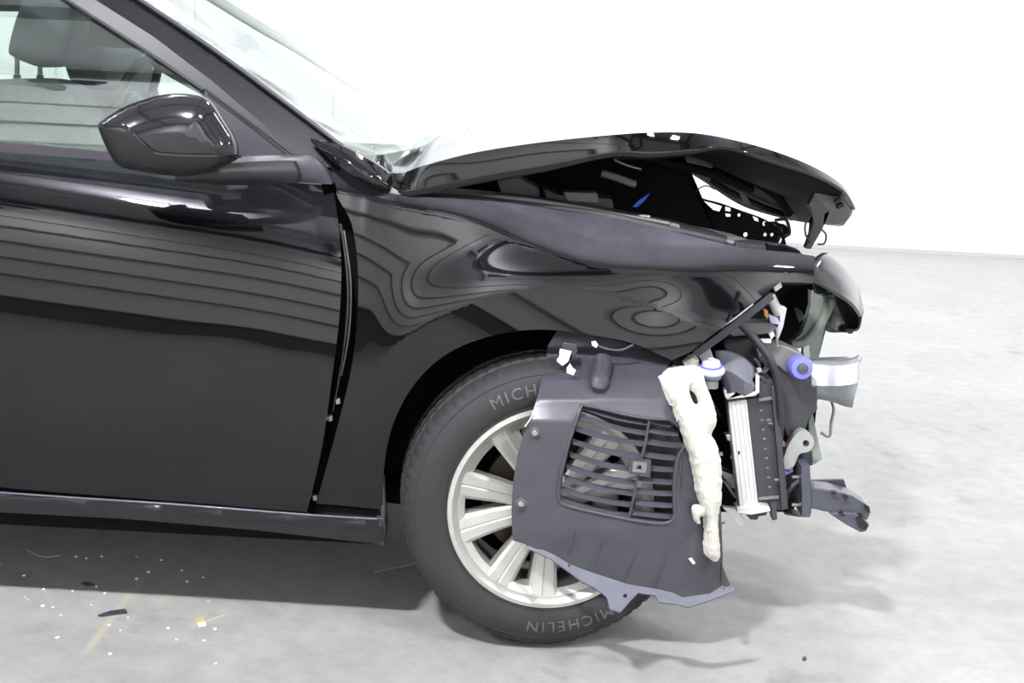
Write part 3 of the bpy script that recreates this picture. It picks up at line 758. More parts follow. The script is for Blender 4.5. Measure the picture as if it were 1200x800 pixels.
slab('hinge_fragment', [(474, 234), (483, 233), (480, 238), (474, 238)], .12, .01, PLASM, K, bevel=.001)
tube('torn_edge_metal', [(458, 192, .13), (461, 198, .12), (459, 204, .12), (461, 212, .11), (459, 220, .10)], .0022, CHROME, K)

# ---- front corner
sh = tensor('bumper_corner', [[(938, 331, .20), (955, 332, .22), (978, 344, .26), (998, 357, .32), (1008, 371, .40)],
                              [(944, 317, .22), (960, 314, .24), (985, 326, .32), (1002, 346, .42), (1010.5, 366, .48)],
                              [(952, 305, .32), (968, 297, .36), (988, 313, .46), (1004, 338, .56), (1011, 366, .60)],
                              [(952, 310, .55), (964, 312, .62), (980, 340, .66), (996, 374, .66), (1007, 383, .62)],
                              [(950, 330, .60), (958, 352, .64), (967, 386, .66), (988, 389, .66), (1002, 387, .62)]], .006, PAINT_DUSTY, K, nu=6, nv=6, angle=50)
tag(sh, 'scratched black bumper corner shell hanging at the front')
slab('corner_lug', [(992, 386), (1001, 386), (999, 391), (994, 391)], .60, .02, DARKRUB, K, bevel=.001)
tube('wing_tip_tear', [(942, 300, .22), (946, 308, .21), (943, 318, .21), (947, 328, .21)], .002, PLASM, K)
slab('green_support_post', [(950, 341), (962, 347), (978, 345), (977, 354), (968, 378), (963, 400), (958, 425), (940, 425), (944, 398), (935, 402), (924, 405), (940, 390), (946, 372), (950, 358)], .50, .03, GREEN, K)
tube('support_post_fold', [(974, 350, .49), (966, 372, .49), (955, 388, .49), (944, 400, .49), (928, 404, .49)], .012, GREEN, K)
slab('support_post_label', [(941, 406), (948, 404), (950, 424), (942, 424)], .485, .008, WHITEP, K, bevel=.001)
slab('headlamp_gap_shade', [(902, 335), (953, 333), (951, 362), (946, 392), (925, 404), (925, 420), (905, 410), (895, 380)], .62, .18, UNDER, K)  # dark block stands in for the shade in the open gap
slab('headlamp_frame', [(930, 360), (938, 362), (944, 372), (936, 378)], .58, .03, PLAS, K)
slab('wing_edge_rail', [(811, 412), (817, 419), (852, 394), (908, 350), (903, 343), (850, 384)], .075, .012, TRIM_GREY, K)
slab('wing_tip_bracket', [(906, 334), (915, 331), (917, 336), (909, 342)], .10, .02, WHITEP, K, bevel=.001)
tube('headlamp_bracket', [(902, 346, .2), (907, 356, .2), (913, 368, .2)], .012, ALU, K)
slab('white_bracket_arm', [(915, 358), (922, 361), (918, 382), (912, 398), (908, 394), (914, 375)], .2, .02, WHITEP, K)
slab('amber_lamp_piece', [(895, 362), (900, 364), (900, 374), (896, 370)], .18, .015, ORANGE, K, bevel=.001)
slab('lilac_connector', [(900, 368), (912, 373), (914, 381), (903, 379)], .19, .02, LILAC, K)
tube('steel_rod', [(910, 384, .16), (910.5, 406, .16)], .003, STEEL, K, n=1)
slab('white_clip_bar', [(887, 398), (904, 397), (904, 402), (888, 402)], .14, .012, WHITEP, K, bevel=.001)
slab('white_clip', [(901, 391), (906, 388), (908, 393), (904, 398)], .14, .012, WHITEP, K, bevel=.001)
slab('harness_bracket', [(850, 388), (866, 378), (905, 378), (914, 385), (900, 391), (860, 394)], .2, .05, PLASM, K)
slab('headlamp_back_shell', [(846, 398), (880, 394), (893, 402), (890, 428), (866, 430), (850, 416)], .22, .10, PLAS, K, bevel=.01)
slab('front_rail_end', [(885, 408), (905, 402), (921, 405), (940, 414), (944, 424), (930, 444), (912, 430), (890, 424)], .17, .06, PLASM, K, bevel=.006)
slab('grey_filler_piece', [(812, 404), (830, 402), (838, 424), (824, 428)], .12, .03, CABINL, K)
slab('dark_bay_filler', [(815, 418), (860, 388), (905, 350), (905, 400), (925, 420), (960, 450), (955, 500), (930, 560), (930, 600), (868, 600), (838, 600), (828, 470)], .30, .06, UNDER, K)
tube('wiring_loom', [(868, 380, .12), (880, 392, .12), (893, 407, .11), (904, 424, .10), (911, 446, .10), (914, 475, .10), (914, 500, .11), (911, 530, .14)], .0095, HOSE, K)
for pts in ([(884, 420, .12), (890, 428, .12), (886, 440, .12), (893, 448, .12)], [(892, 418, .12), (898, 428, .12), (893, 438, .12), (900, 450, .12)], [(887, 432, .11), (895, 436, .11), (901, 431, .11)], [(884, 446, .11), (890, 441, .11), (897, 447, .11)]):
    tube('small_wire', pts, .004, PLAS, K)
slab('wire_clip', [(887, 432), (892, 431), (893, 436), (888, 437)], .10, .01, ALUD, K, bevel=.001)
# lilac cap on filler neck
pc = P(833, 436, .06)
wc = lathe('washer_filler_neck', [(.0, -.034), (.019, -.034), (.019, -.016), (.024, -.012), (.024, -.004), (0, -.004)], pc, (0, 0, 1), PLASM, K, seg=24)
lathe('lilac_cap_flange', [(0, -.006), (.024, -.006), (.031, .002), (.031, .008), (.026, .014), (0, .014)], pc, (-.05, -.15, 1), LILAC, wc, seg=24)
lathe('blue_cap_ring', [(0, .012), (.0245, .012), (.0245, .0175), (0, .0175)], pc, (-.05, -.15, 1), BLUE, wc, seg=24)
lathe('cap_top', [(0, .017), (.021, .017), (.019, .026), (.008, .028), (.008, .032), (0, .032)], pc, (-.05, -.15, 1), LILAC, wc, seg=24)
# blue cap facing the viewer
bc = P(939, 431, .13)
b1 = lathe('large_blue_cap', [(0, -.03), (.026, -.03), (.0275, 0), (.024, .008), (.016, .010), (0, .010)], bc, (.1, -1, .1), BLUE, K, seg=32)
lathe('cap_centre', [(0, .008), (.013, .008), (.012, .014), (.005, .016), (0, .016)], bc, (.1, -1, .1), HORN, b1, seg=24)
# air duct
tensor('air_duct', [[(838, 412, .14), (855, 413, .13), (872, 421, .12), (884, 432, .12)], [(842, 432, .10), (858, 436, .08), (872, 446, .07), (884, 452, .09)], [(848, 452, .12), (858, 461, .10), (872, 463, .09), (886, 463, .10)]], .01, mat('air_duct_plastic', (.15, .15, .18), .4), K, angle=15, nu=2, lin_v=True)
# ---- radiator pack
rad = slab('radiator', [(874, 468), (904, 463), (917, 598), (889, 595)], .115, .5, PLAS, K)
tag(rad, 'dark radiator pack with bare metal side tank')
tank = slab('side_tank', [(853, 471), (875, 468), (889, 592), (867, 597)], .10, .05, ALU, rad)
for f in (.22, .45, .68, .9): tube('tank_rib', [(853+22*f, 472-2*f, .0995), (867+22*f, 594-3*f, .0995)], .0016, ALU, rad, n=1, seg=6)
slab('tank_screw', [(865, 529), (867, 529), (867, 532), (865, 532)], .096, .004, DARKRUB, rad, bevel=0)
bk = [(848, 457), (849, 464), (852, 468), (884, 464), (890, 460), (890, 440), (886, 440), (886, 458), (852, 462), (851, 456)]
slab('top_bracket', bk, .085, .03, ALU, rad, bevel=.001)
slab('bottom_bracket', [(863, 595), (890, 592), (902, 594), (903, 599), (880, 603), (864, 601)], .09, .04, ALU, rad, bevel=.001)
slab('pack_side_frame', [(904, 452), (911, 452), (924, 596), (916, 598)], .10, .05, PLAS, rad)
slab('top_tank', [(888, 446), (905, 444), (906, 466), (889, 468)], .11, .06, PLAS, rad)
slab('tank_seam', [(889, 467), (905, 465), (905, 468), (889, 470)], .105, .01, PLASM, rad, bevel=0)
slab('tank_seam', [(889, 583), (913, 581), (913, 584), (889, 586)], .11, .01, PLASM, rad, bevel=0)
for i in range(10):
    x = 892+i*1.25; y = 481+i*11.2
    slab('crimp_tab', [(x-1.6, y-1), (x+1.6, y-1.2), (x+1.6, y+1), (x-1.6, y+1)], .112, .004, PLASM, rad, bevel=0)
for (x, y) in ((903, 496), (910, 562), (901, 492)): slab('crimp_tab', [(x-2.5, y-1), (x+2.5, y-1), (x+2.5, y+1), (x-2.5, y+1)], .098, .004, PLASM, rad, bevel=0)
slab('mounting_leg', [(903, 590), (910, 590), (911, 609), (905, 610)], .09, .03, PLAS, rad)
slab('lower_mount', [(872, 601), (900, 598), (898, 604), (889, 605), (888, 609), (879, 609), (878, 604)], .11, .05, PLAS, rad)
slab('small_lug', [(850, 510), (860, 508), (862, 516), (853, 517)], .14, .03, ALU, rad)
# items between the foam strip and the radiator
slab('suspension_arm_end', [(844, 550), (862, 557), (866, 574), (852, 570)], .20, .04, ALUD, K)
tube('small_strut', [(848, 562, .19), (862, 582, .19)], .004, GREEN, K, n=1)
slab('pale_plastic_shard', [(846, 594), (862, 596), (871, 606), (873, 615), (866, 617), (852, 600)], .22, .02, WHITEP, K)
tag(bpy.data.objects['pale_plastic_shard'], 'pale broken plastic under the radiator')
for (x, y) in ((845, 532), (858, 536), (848, 615)): slab('loose_clip', [(x-2, y-1.5), (x+2, y-2), (x+2, y+2), (x-2, y+1.5)], .16, .01, WHITEP, K, bevel=0)
# hanging air guide, beam, brackets
slab('air_guide', [(908, 430), (920, 432), (935, 442), (957, 446), (958, 480), (948, 490), (942, 508), (928, 520), (920, 505), (915, 470)], .18, .015, PLAS, K)
bmn = tensor('bumper_beam', [[(950, 424, .26), (968, 424, .24), (985, 424, .22), (1000, 421, .21), (1009, 417, .20)],
                             [(950, 428, .20), (968, 430, .19), (985, 430, .17), (1000, 428, .16), (1007, 424, .17)],
                             [(950, 450, .18), (968, 451, .17), (985, 451, .15), (998, 449, .14), (1004, 447, .15)],
                             [(950, 464, .22), (968, 467, .22), (980, 470, .21), (990, 474, .20), (998, 476, .20)]], .01, BEAM, K, angle=22, lin_v=True, nv=2)
tag(bmn, 'silver crushed bumper beam end sticking out')
slab('beam_core', [(950, 428), (1003, 426), (995, 470), (950, 462)], .24, .08, ALUD, K)
slab('green_bracket', [(946, 480), (952, 482), (957, 506), (962, 530), (964, 538), (955, 544), (948, 540), (948, 505)], .24, .02, GREEN, K)
tube('thin_steel_stay', [(974, 470, .26), (977, 480, .26), (974, 495, .26), (972, 511, .26), (962, 507, .26)], .0035, PLASM, K)
sheet('cast_bracket', cr([(940, 504), (951, 510), (954, 520), (948, 529), (937, 532), (931, 545), (924, 550), (917, 546), (922, 526), (930, 512)], 4, True), lambda x, y: .15, .025, ALUD, K, step=4, holes=[circ(944.5, 519.5, 4, 10)], normals=False)
slab('cast_bracket_back', circ(944.5, 519.5, 5, 8), .185, .02, PLAS, K)
slab('lilac_motor_cap', [(914, 536), (928, 540), (930, 553), (918, 558), (912, 550)], .17, .03, LILAC, K)
slab('blue_seal', [(914, 545), (926, 549), (925, 553), (914, 550)], .16, .01, BLUEB, K, bevel=.001)
slab('copper_terminal', [(913, 518), (920, 518), (921, 523), (913, 524)], .17, .02, mat('copper', (.6, .35, .2), .4), K, bevel=.001)
slab('red_wire_end', [(911, 505), (914, 506), (914, 514), (911, 513)], .16, .01, mat('red_plastic', (.5, .06, .08), .4), K, bevel=.001)
slab('black_motor_body', [(932, 534), (952, 530), (953, 545), (940, 548), (930, 570), (918, 600), (912, 560)], .2, .06, PLAS, K, bevel=.006)
tube('black_link', [(918, 580, .15), (928, 570, .15), (938, 562, .15)], .007, PLAS, K)
cb = slab('crash_box', [(948, 571), (975, 574), (1000, 581), (1016, 592), (1020, 602), (1016, 610), (1004, 600), (988, 603), (965, 599), (948, 595)], .12, .06, HORN, K, bevel=.004)
tag(cb, 'grey-lilac painted steel crash box bent downward')
slab('mounting_plate', [(939, 546), (949, 545), (950, 562), (951, 600), (949, 606), (940, 606), (940, 580)], .11, .12, HORN, cb, bevel=.002)
slab('crash_box_flange', [(949, 563), (989, 562), (994, 577), (985, 578), (949, 573)], .19, .01, TRIM_GREY, cb, bevel=.001)
slab('crash_box_fork', [(984, 600), (1003, 601), (1019, 614), (1016, 622), (1009, 624), (992, 615), (972, 602)], .11, .05, HORN, cb, bevel=.003)
for pl in ([(973, 576), (980, 576), (981, 579), (975, 579)], [(988, 580), (993, 580), (995, 584), (990, 585)], [(1014, 591), (1019, 594), (1020, 601), (1015, 598)], [(1003, 606), (1009, 605), (1018, 616), (1014, 621), (1006, 617)], [(983, 601), (988, 600), (991, 604), (986, 604)]):
    slab('hole_shade', pl, .106, .012, DARKRUB, cb, bevel=0)  # solid black inserts, their colour is the shade inside the holes
for y in (558.5, 591): tube('plate_bolt', [(928, y, .15), (940, y+.5, .15)], .0045, STEEL, cb, n=1)
slab('lower_grey_edge', [(918, 600), (940, 604), (938, 606), (920, 603)], .16, .04, TRIM_GREY, cb, bevel=.001)

# ---- torn wheel arch liner with louvres
def y_lin(x, y):
    v = lerp_table([(380, .11), (408, .09), (422, .065), (445, -.012), (470, -.064), (492, -.088), (520, -.087), (620, -.066), (700, -.030)])(y)
    v += .0000075*max(0, x-770)**2*(1 if y > 430 else .6)+.000004*max(0, 650-x)**2
    v += -.012*math.exp(-((x-735)/95)**2-((y-455)/18)**2)
    v += .0035*math.sin((x-650)/9.5)*smooth(628, 650, y)
    return v
lin_ol = [(655, 383), (648, 395)]+cr([(642, 405), (636, 440), (625, 480), (610, 520), (602, 560), (599.5, 600), (601, 633)], 4)+cr([(601, 633), (622, 640), (645, 653), (668, 668), (692, 676), (735, 687), (770, 693), (800, 702), (830, 696), (846, 686)], 3)+[(847, 650), (845, 600), (838, 560), (812, 520), (800, 490), (786, 455), (776, 436), (790, 418), (745, 405), (700, 392)]
open_h = cr([(682, 474), (700, 477.5), (730, 485), (760, 490), (784, 491)], 3)+cr([(784, 491), (796, 499), (803, 512), (804, 520)], 3)+cr([(804, 520), (795, 535), (791, 555), (790, 575), (791, 602)], 3)+cr([(791, 602), (786, 611), (770, 613), (740, 609), (700, 601), (664, 592), (656, 586), (654, 576)], 3)+[(658, 550), (665, 520), (675, 492)]
liner = sheet('wheel_arch_liner', lin_ol, y_lin, .006, LINER, K, step=7, holes=[open_h], angle=60)
tag(liner, 'torn grey plastic arch liner with louvred vent hanging over the wheel')
rimp = [(x, y, y_lin(x, y)-.001) for x, y in open_h[::2]]
tube('vent_rim', rimp+[rimp[0]], .0035, LINER, liner, n=2, seg=8)
# recessed frame step around the louvres
def step_pt(x, y, s, dY): cx, cy = 728, 545; return (cx+(x-cx)*s, cy+(y-cy)*s, y_lin(x, y)+dY)
bm = bmesh.new(); oh = open_h; A = [bm.verts.new(P(*step_pt(x, y, 1.0, .001))) for x, y in oh]; B = [bm.verts.new(P(*step_pt(x, y, .975, .022))) for x, y in oh]
for i in range(len(oh)): bm.faces.new((A[i], A[(i+1) % len(oh)], B[(i+1) % len(oh)], B[i]))
vf = from_bm('vent_frame', bm, LINER, liner); s = vf.modifiers.new('t', 'SOLIDIFY'); s.thickness = .003
LS = [((682, 476), (758, 495)), ((679, 487), (757, 507)), ((675, 502), (756, 520)), ((671, 517), (753, 535)), ((668, 532), (749, 551)), ((664, 546), (745, 566)), ((661, 559), (743, 578)), ((658, 573), (740, 591)), ((656, 584), (738, 604))]
RS = [((759, 492), (786, 497)), ((758, 503), (795, 508)), ((757, 517), (801, 522)), ((755, 532), (797, 537)), ((753, 547), (792, 550)), ((748, 561), (790, 565)), ((746, 575), (789, 578)), ((744, 588), (790, 592)), ((741, 600), (790, 605)), ((739, 606), (788, 611))]
me0 = None
for grp in (LS, RS):
    for (a, b) in grp:
        bm = bmesh.new(); n = 6; R = []
        for k in range(n+1):
            t = k/n; x = a[0]+(b[0]-a[0])*t; y = a[1]+(b[1]-a[1])*t+(3.0 if grp is LS else .8)*math.sin(PI*t)
            yy = y_lin(x, y)+.014
            q = P(x, y, yy)
            R.append([bm.verts.new(q+Vector(d)) for d in ((0, .0065, .0050), (0, -.0065, -.0020), (0, -.0065, -.0042), (0, .0065, .0030))])
        for r1, r2 in zip(R, R[1:]):
            for k in range(4): bm.faces.new((r1[k], r1[(k+1) % 4], r2[(k+1) % 4], r2[k]))
        bm.faces.new(R[0][::-1]); bm.faces.new(R[-1])
        from_bm('louvre', bm, LINER, liner, angle=30)
tube('vent_divider', [(761, 490, y_lin(760, 490)+.006), (756, 520, y_lin(756, 520)+.006), (749, 548, y_lin(749, 548)+.006), (743, 580, y_lin(743, 580)+.006), (737, 607, y_lin(737, 607)+.006)], .0030, LINER, liner, seg=8)
sheet('square_boss', [(738, 538), (763, 540), (762, 557), (737, 555)], lambda x, y: y_lin(x, y)-.002, .012, LINER, liner, step=5, holes=[[(746, 544), (753, 545), (752, 551), (745, 550)]], normals=False)
sheet('boss_centre', [(742, 541), (758, 542), (757, 554), (741, 553)], lambda x, y: y_lin(x, y)-.004, .004, PLASM, liner, step=5, holes=[[(746.5, 544.5), (752.5, 545.5), (751.5, 550.5), (745.5, 549.5)]], normals=False)
bm = bmesh.new()
t0 = P(706, 430, .012); t1_ = P(702, 449, -.045)
tube('x', [tuple(t0+Vector((0, .02, .01))), tuple(t0), tuple(t0.lerp(t1_, .5)), tuple(t1_), tuple(t1_+Vector((-.001, .006, -.010)))], lambda t: .021 if t < .7 else .021*math.sqrt(max(.02, 1-((t-.7)/.3)**2)), None, px=False, bm=bm, seg=16, n=4)
from_bm('moulded_dome', bm, LINER, liner)
for (xa, xb, ya, yb) in ((674, 667, 622, 648), (706, 694, 634, 668), (746, 731, 644, 682), (782, 766, 646, 688), (799, 797, 560, 640)):
    tube('moulded_rib', [(xa, ya, y_lin(xa, ya)-.0005), (xb, yb, y_lin(xb, yb)-.0005)], .0022, LINER, liner, n=1, seg=8)
fl = sheet('liner_flange', [(613, 634), (630, 641), (650, 650), (668, 661), (695, 671), (735, 684), (770, 690), (788, 694), (800, 700), (832, 695), (846, 687), (862, 689), (858, 693), (832, 703), (806, 711), (795, 708), (772, 705), (768, 697), (748, 694), (738, 704), (727, 717), (715, 713), (711, 699), (695, 687), (683, 682), (664, 668), (645, 654), (620, 643)],
           lambda x, y: -.050-.0019*max(0, y-640), .004, mat('lit_liner_edge', (.12, .12, .15), .45, noise_s=30, noise_a=.25), liner, step=6, holes=[circ(732.5, 697.5, 2.6), circ(667, 662.5, 1.8), circ(848, 689.5, 1.8)])  # lighter liner colour paints in the light on the upward-facing flange
for (x, y) in ((627, 507), (611, 590)):
    q = P(x, y, y_lin(x, y)); lathe('liner_washer', [(0, .001), (.013, .001), (.013, .003), (.005, .006), (0, .006)], q, (0, -1, .1), LINER, liner, seg=20)
    slab('liner_screw', [(x-4, y-1), (x, y-3), (x+4, y+1), (x+1, y+4), (x-3, y+3)], y_lin(x, y)-.012, .006, STEEL, liner, bevel=.001)
tube('torn_clip', [(615, 500, -.09), (621, 492, -.085), (624, 486, -.08)], .0025, STEEL, liner)
slab('black_stud', [(611, 507), (619, 505), (620, 512), (613, 514)], -.08, .03, DARKRUB, liner)
slab('broken_clip', [(656, 409), (670, 412), (666, 424), (659, 429), (652, 423), (656, 417)], .0, .008, LILAC, liner, bevel=.001)
slab('broken_clip', [(664, 432), (668, 426), (671, 431), (675, 434), (672, 440), (664, 437)], -.03, .006, WHITEP, liner, bevel=.001)
slab('clip_holder', [(660, 401), (674, 403), (677, 411), (670, 424), (666, 424), (671, 412), (657, 409)], .02, .02, PLAS, liner)
slab('white_grommet', [(693, 401), (698, 400), (701, 404), (699, 408), (694, 405)], .03, .01, WHITEP, liner, bevel=.001)
tube('thin_strap', [(701, 405, .03), (712, 409, .02), (728, 410, .02), (742, 404, .02)], .003, PLAS, liner)
# dents / pocket on the right of the liner
tube('liner_pocket_edge', [(795, 575, y_lin(795, 575)), (800, 530, y_lin(800, 530)), (806, 520, y_lin(806, 520))], .003, LINER, liner, seg=8)
slab('liner_hook', [(807, 655), (811, 654), (815, 660), (812, 661), (809, 657)], y_lin(810, 657)-.006, .006, WHITEP, liner, bevel=0)
# foam strip
def y_foam(x, y): return y_lin(min(x, 835), y)-.03+.05*smooth(470, 420, y)
foam_ol = cr([(771, 441), (786, 429), (800, 421), (809, 415), (817, 417), (821, 432), (831, 460), (840, 488), (838, 500), (833, 508)], 3)+cr([(835, 512), (843, 530), (846, 560), (845, 590), (842, 604), (842, 625), (844, 645), (842, 656), (836, 658), (830, 648), (830, 625), (828, 604), (821, 585), (815, 550), (804, 515), (793, 480), (782, 458)], 3)
random.seed(3); foam_ol = [(x+random.uniform(-.9, .9), y+random.uniform(-.9, .9)) for x, y in densify(foam_ol, 4)]
foam = sheet('white_foam_strip', foam_ol, y_foam, .02, FOAM, K, step=4, puff=(.022, 12), holes=[cr([(807, 452), (812, 448), (819, 455), (822, 466), (819, 474), (813, 472), (809, 463)], 3, True)])
tag(foam, 'ragged off-white foam strip hanging beside the arch liner')
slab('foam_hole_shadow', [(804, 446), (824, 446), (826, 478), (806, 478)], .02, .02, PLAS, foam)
sheet('foam_tab', cr([(813, 598), (818, 593), (828, 596), (828, 603), (820, 606), (821, 613), (816, 612)], 3, True), lambda x, y: y_foam(x, y)-.0, .012, FOAM, foam, step=3, puff=(.01, 5))
slab('liner_rear_fin', [(846, 660), (850, 672), (856, 686), (850, 688), (845, 684)], -.05, .02, PLAS, liner)

# ---- wheel
STEER = math.radians(6.5)
AX = Vector((math.sin(STEER), -math.cos(STEER), .03)).normalized()      # outward
WC = Vector((CX+.002, .0, .338))
S1 = AX.cross(Vector((0, 0, 1))).normalized()*-1    # image right when seen from outside
U1 = Vector((0, 0, 1))-AX*AX.z; U1.normalize()
if S1.x < 0: S1 = -S1
def wp(a, r, h): return WC+AX*h+(S1*math.cos(a)+U1*math.sin(a))*r
prof_t = [(.212, -.03), (.219, -.006), (.230, .003), (.245, .008), (.262, .0115), (.282, .010), (.298, .003), (.309, -.004), (.3165, -.012), (.3225, -.022), (.3265, -.034), (.3285, -.046), (.3225, -.050), (.3225, -.056), (.3300, -.060), (.3305, -.085), (.3235, -.088), (.3235, -.098), (.3305, -.101), (.3305, -.128), (.3235, -.131), (.3235, -.141), (.3300, -.145), (.3285, -.170), (.3225, -.190), (.309, -.205), (.285, -.215), (.25, -.214), (.215, -.20)]
bm = bmesh.new(); NS = 288; rings = []
for k in range(NS):
    a = 2*PI*k/NS; l = []
    for i, (r, h) in enumerate(prof_t):
        if k % 4 == 0 and 8 <= i <= 11: r -= .003
        if k % 4 == 2 and i in (14, 15, 18, 19): r -= .003
        q = wp(a, r, h)
        if a > PI and q.z < .05: q.z = .05-(.05-q.z)*1.16
        if q.z < .003: q.z = .003
        l.append(bm.verts.new(q))
    rings.append(l)
for k in range(NS):
    a, b = rings[k], rings[(k+1) % NS]
    for i in range(len(prof_t)-1): bm.faces.new((a[i], a[i+1], b[i+1], b[i]))
tyre = from_bm('tyre', bm, RUBBER, K, angle=30)
# thin raised rings on the sidewall
for r, h in ((.2355, .0055), (.3035, .0)):
    bm = bmesh.new(); tube('x', [tuple(wp(2*PI*k/96, r, h)) for k in range(97)], .0014, None, px=False, bm=bm, seg=5, smoothp=False)
    from_bm('sidewall_ring', bm, RUBBER, tyre)
def side_h(r):
    for (a, ha), (b, hb) in zip(prof_t, prof_t[1:]):
        if a <= r <= b: return ha+(hb-ha)*(r-a)/(b-a)
    return .01
def tyre_text(body, a_mid, r0, size, flip=False, spacing=1.05):
    cu = bpy.data.curves.new('sidewall_lettering', 'FONT'); cu.body = body; cu.size = size; cu.align_x = 'CENTER'; cu.extrude = .0008; cu.space_character = spacing; cu.offset = 0; cu.resolution_u = 3
    tmp = bpy.data.objects.new('t', cu); C.objects.link(tmp); bpy.context.view_layer.update()
    me = bpy.data.meshes.new_from_object(tmp.evaluated_get(bpy.context.evaluated_depsgraph_get())); bpy.data.objects.remove(tmp)
    bm = bmesh.new(); bm.from_mesh(me); bmesh.ops.triangulate(bm, faces=bm.faces[:]); bmesh.ops.subdivide_edges(bm, edges=[e for e in bm.edges if e.calc_length() > .012], cuts=2)
    for v in bm.verts:
        u, vv, zz = v.co
        rr_ = r0+(vv if not flip else -vv); aa = a_mid-(u/r0 if not flip else -u/r0)
        v.co = wp(aa, rr_, side_h(rr_)+.0006+zz)
    o = from_bm('sidewall_lettering', bm, LETTER, tyre, smooth=False)
    return o
tyre_text('MICHELIN', math.radians(101), .262, .036, spacing=1.25)
tyre_text('MICHELIN', math.radians(-78), .262, .036, spacing=1.25)
# rim
rim = lathe('alloy_rim', [(.2265, -.012), (.2290, -.002), (.2270, .004), (.2215, .005), (.2150, -.001), (.2080, -.010), (.2040, -.022), (.2000, -.040), (.1950, -.120), (.2100, -.200)], WC, AX, ALLOY, K, seg=96, angle=25)
s = rim.modifiers.new('t', 'SOLIDIFY'); s.thickness = .004
hub = lathe('hub_face', [(0, -.012), (.030, -.012), (.060, -.016), (.072, -.024), (.074, -.06), (0, -.06)], WC, AX, ALLOY, rim, seg=48)
lathe('centre_cap', [(0, -.004), (.024, -.004), (.028, -.008), (.028, -.014)], WC, AX, PLASM, rim, seg=32)
for i in range(5):
    a = math.radians(180+36+72*i)
    lathe('wheel_bolt', [(0, -.006), (.008, -.006), (.0085, -.018)], wp(a, .050, 0), AX, STEEL, rim, seg=6)
smesh = None
for i in range(5):
    for sgn in (-1, 1):
        ca = math.radians(181+72*i)
        bm = bmesh.new(); R = []
        for k in range(8):
            t = k/7; r = .050+(.2115-.050)*t
            off = sgn*math.radians(15.0)
            w_ = .0195+.0150*t
            if t > .93: w_ *= 1.15
            hh = -.016+.010*math.sin(PI*t)*-.6+.012*t
            c = wp(ca+off, r, 0); tn = (S1*-math.sin(ca+off)+U1*math.cos(ca+off))
            sec = [(-1, -.040), (-.98, -.007), (-.72, -.001), (-.10, .0), (0, -.0022), (.10, 0), (.72, -.001), (.98, -.007), (1, -.040)]
            # the outer flank of each spoke slopes, as on the photo
            R.append([bm.verts.new(c+tn*(w_*u)+AX*(hh+h+(.003*u*sgn))) for u, h in sec])
        for r1, r2 in zip(R, R[1:]):
            for k in range(8): bm.faces.new((r1[k], r1[k+1], r2[k+1], r2[k]))
            bm.faces.new((r1[8], r1[0], r2[0], r2[8]))
        bm.faces.new(R[0][::-1]); bm.faces.new(R[-1])
        from_bm('spoke', bm, ALLOY, rim, angle=20)
    # wider web between the two spokes of different pairs at the rim
    a0 = math.radians(181+72*i)
    for (c0, w0) in ((a0, 8.0), (a0+math.radians(36), 15.0)):
        bm = bmesh.new(); A = []
        for k in range(7):
            a = c0+math.radians(-w0+2*w0*k/6)
            A.append([bm.verts.new(wp(a, r, h)) for r, h in ((.2120, -.002), (.1910, -.014), (.1870, -.050), (.2040, -.045))])
        for r1, r2 in zip(A, A[1:]):
            for k in range(3): bm.faces.new((r1[k], r1[k+1], r2[k+1], r2[k]))
        from_bm('rim_web', bm, ALLOY, rim, angle=20)
bd = lathe('brake_disc', [(.05, -.085), (.145, -.085), (.146, -.090), (.146, -.106), (.05, -.106)], WC, AX, RUST, K, seg=64)
lathe('brake_hub', [(0, -.06), (.07, -.062), (.075, -.085), (.075, -.1), (0, -.1)], WC, AX, RUST, bd, seg=40)
bm = bmesh.new(); A = []
for k in range(9):
    a = math.radians(25-50*k/8+10)
    A.append([bm.verts.new(wp(a, r, h)) for r, h in ((.105, -.065), (.165, -.065), (.165, -.13), (.105, -.13))])
for r1, r2 in zip(A, A[1:]):
    for k in range(4): bm.faces.new((r1[k], r1[(k+1) % 4], r2[(k+1) % 4], r2[k]))
bm.faces.new(A[0]); bm.faces.new(A[-1][::-1])
from_bm('brake_caliper', bm, ALUD, K, bevel=.005)
lathe('dark_wheel_back', [(0, -.18), (.19, -.18), (.19, -.19), (0, -.19)], WC, AX, UNDER, K, seg=40)
ft = lathe('far_tyre', [(.21, -.1), (.25, -.11), (.30, -.105), (.325, -.08), (.33, 0), (.325, .08), (.30, .105), (.25, .11), (.21, .1)], (CX, 1.62, .331), (0, 1, 0), RUBBER, K, seg=64)

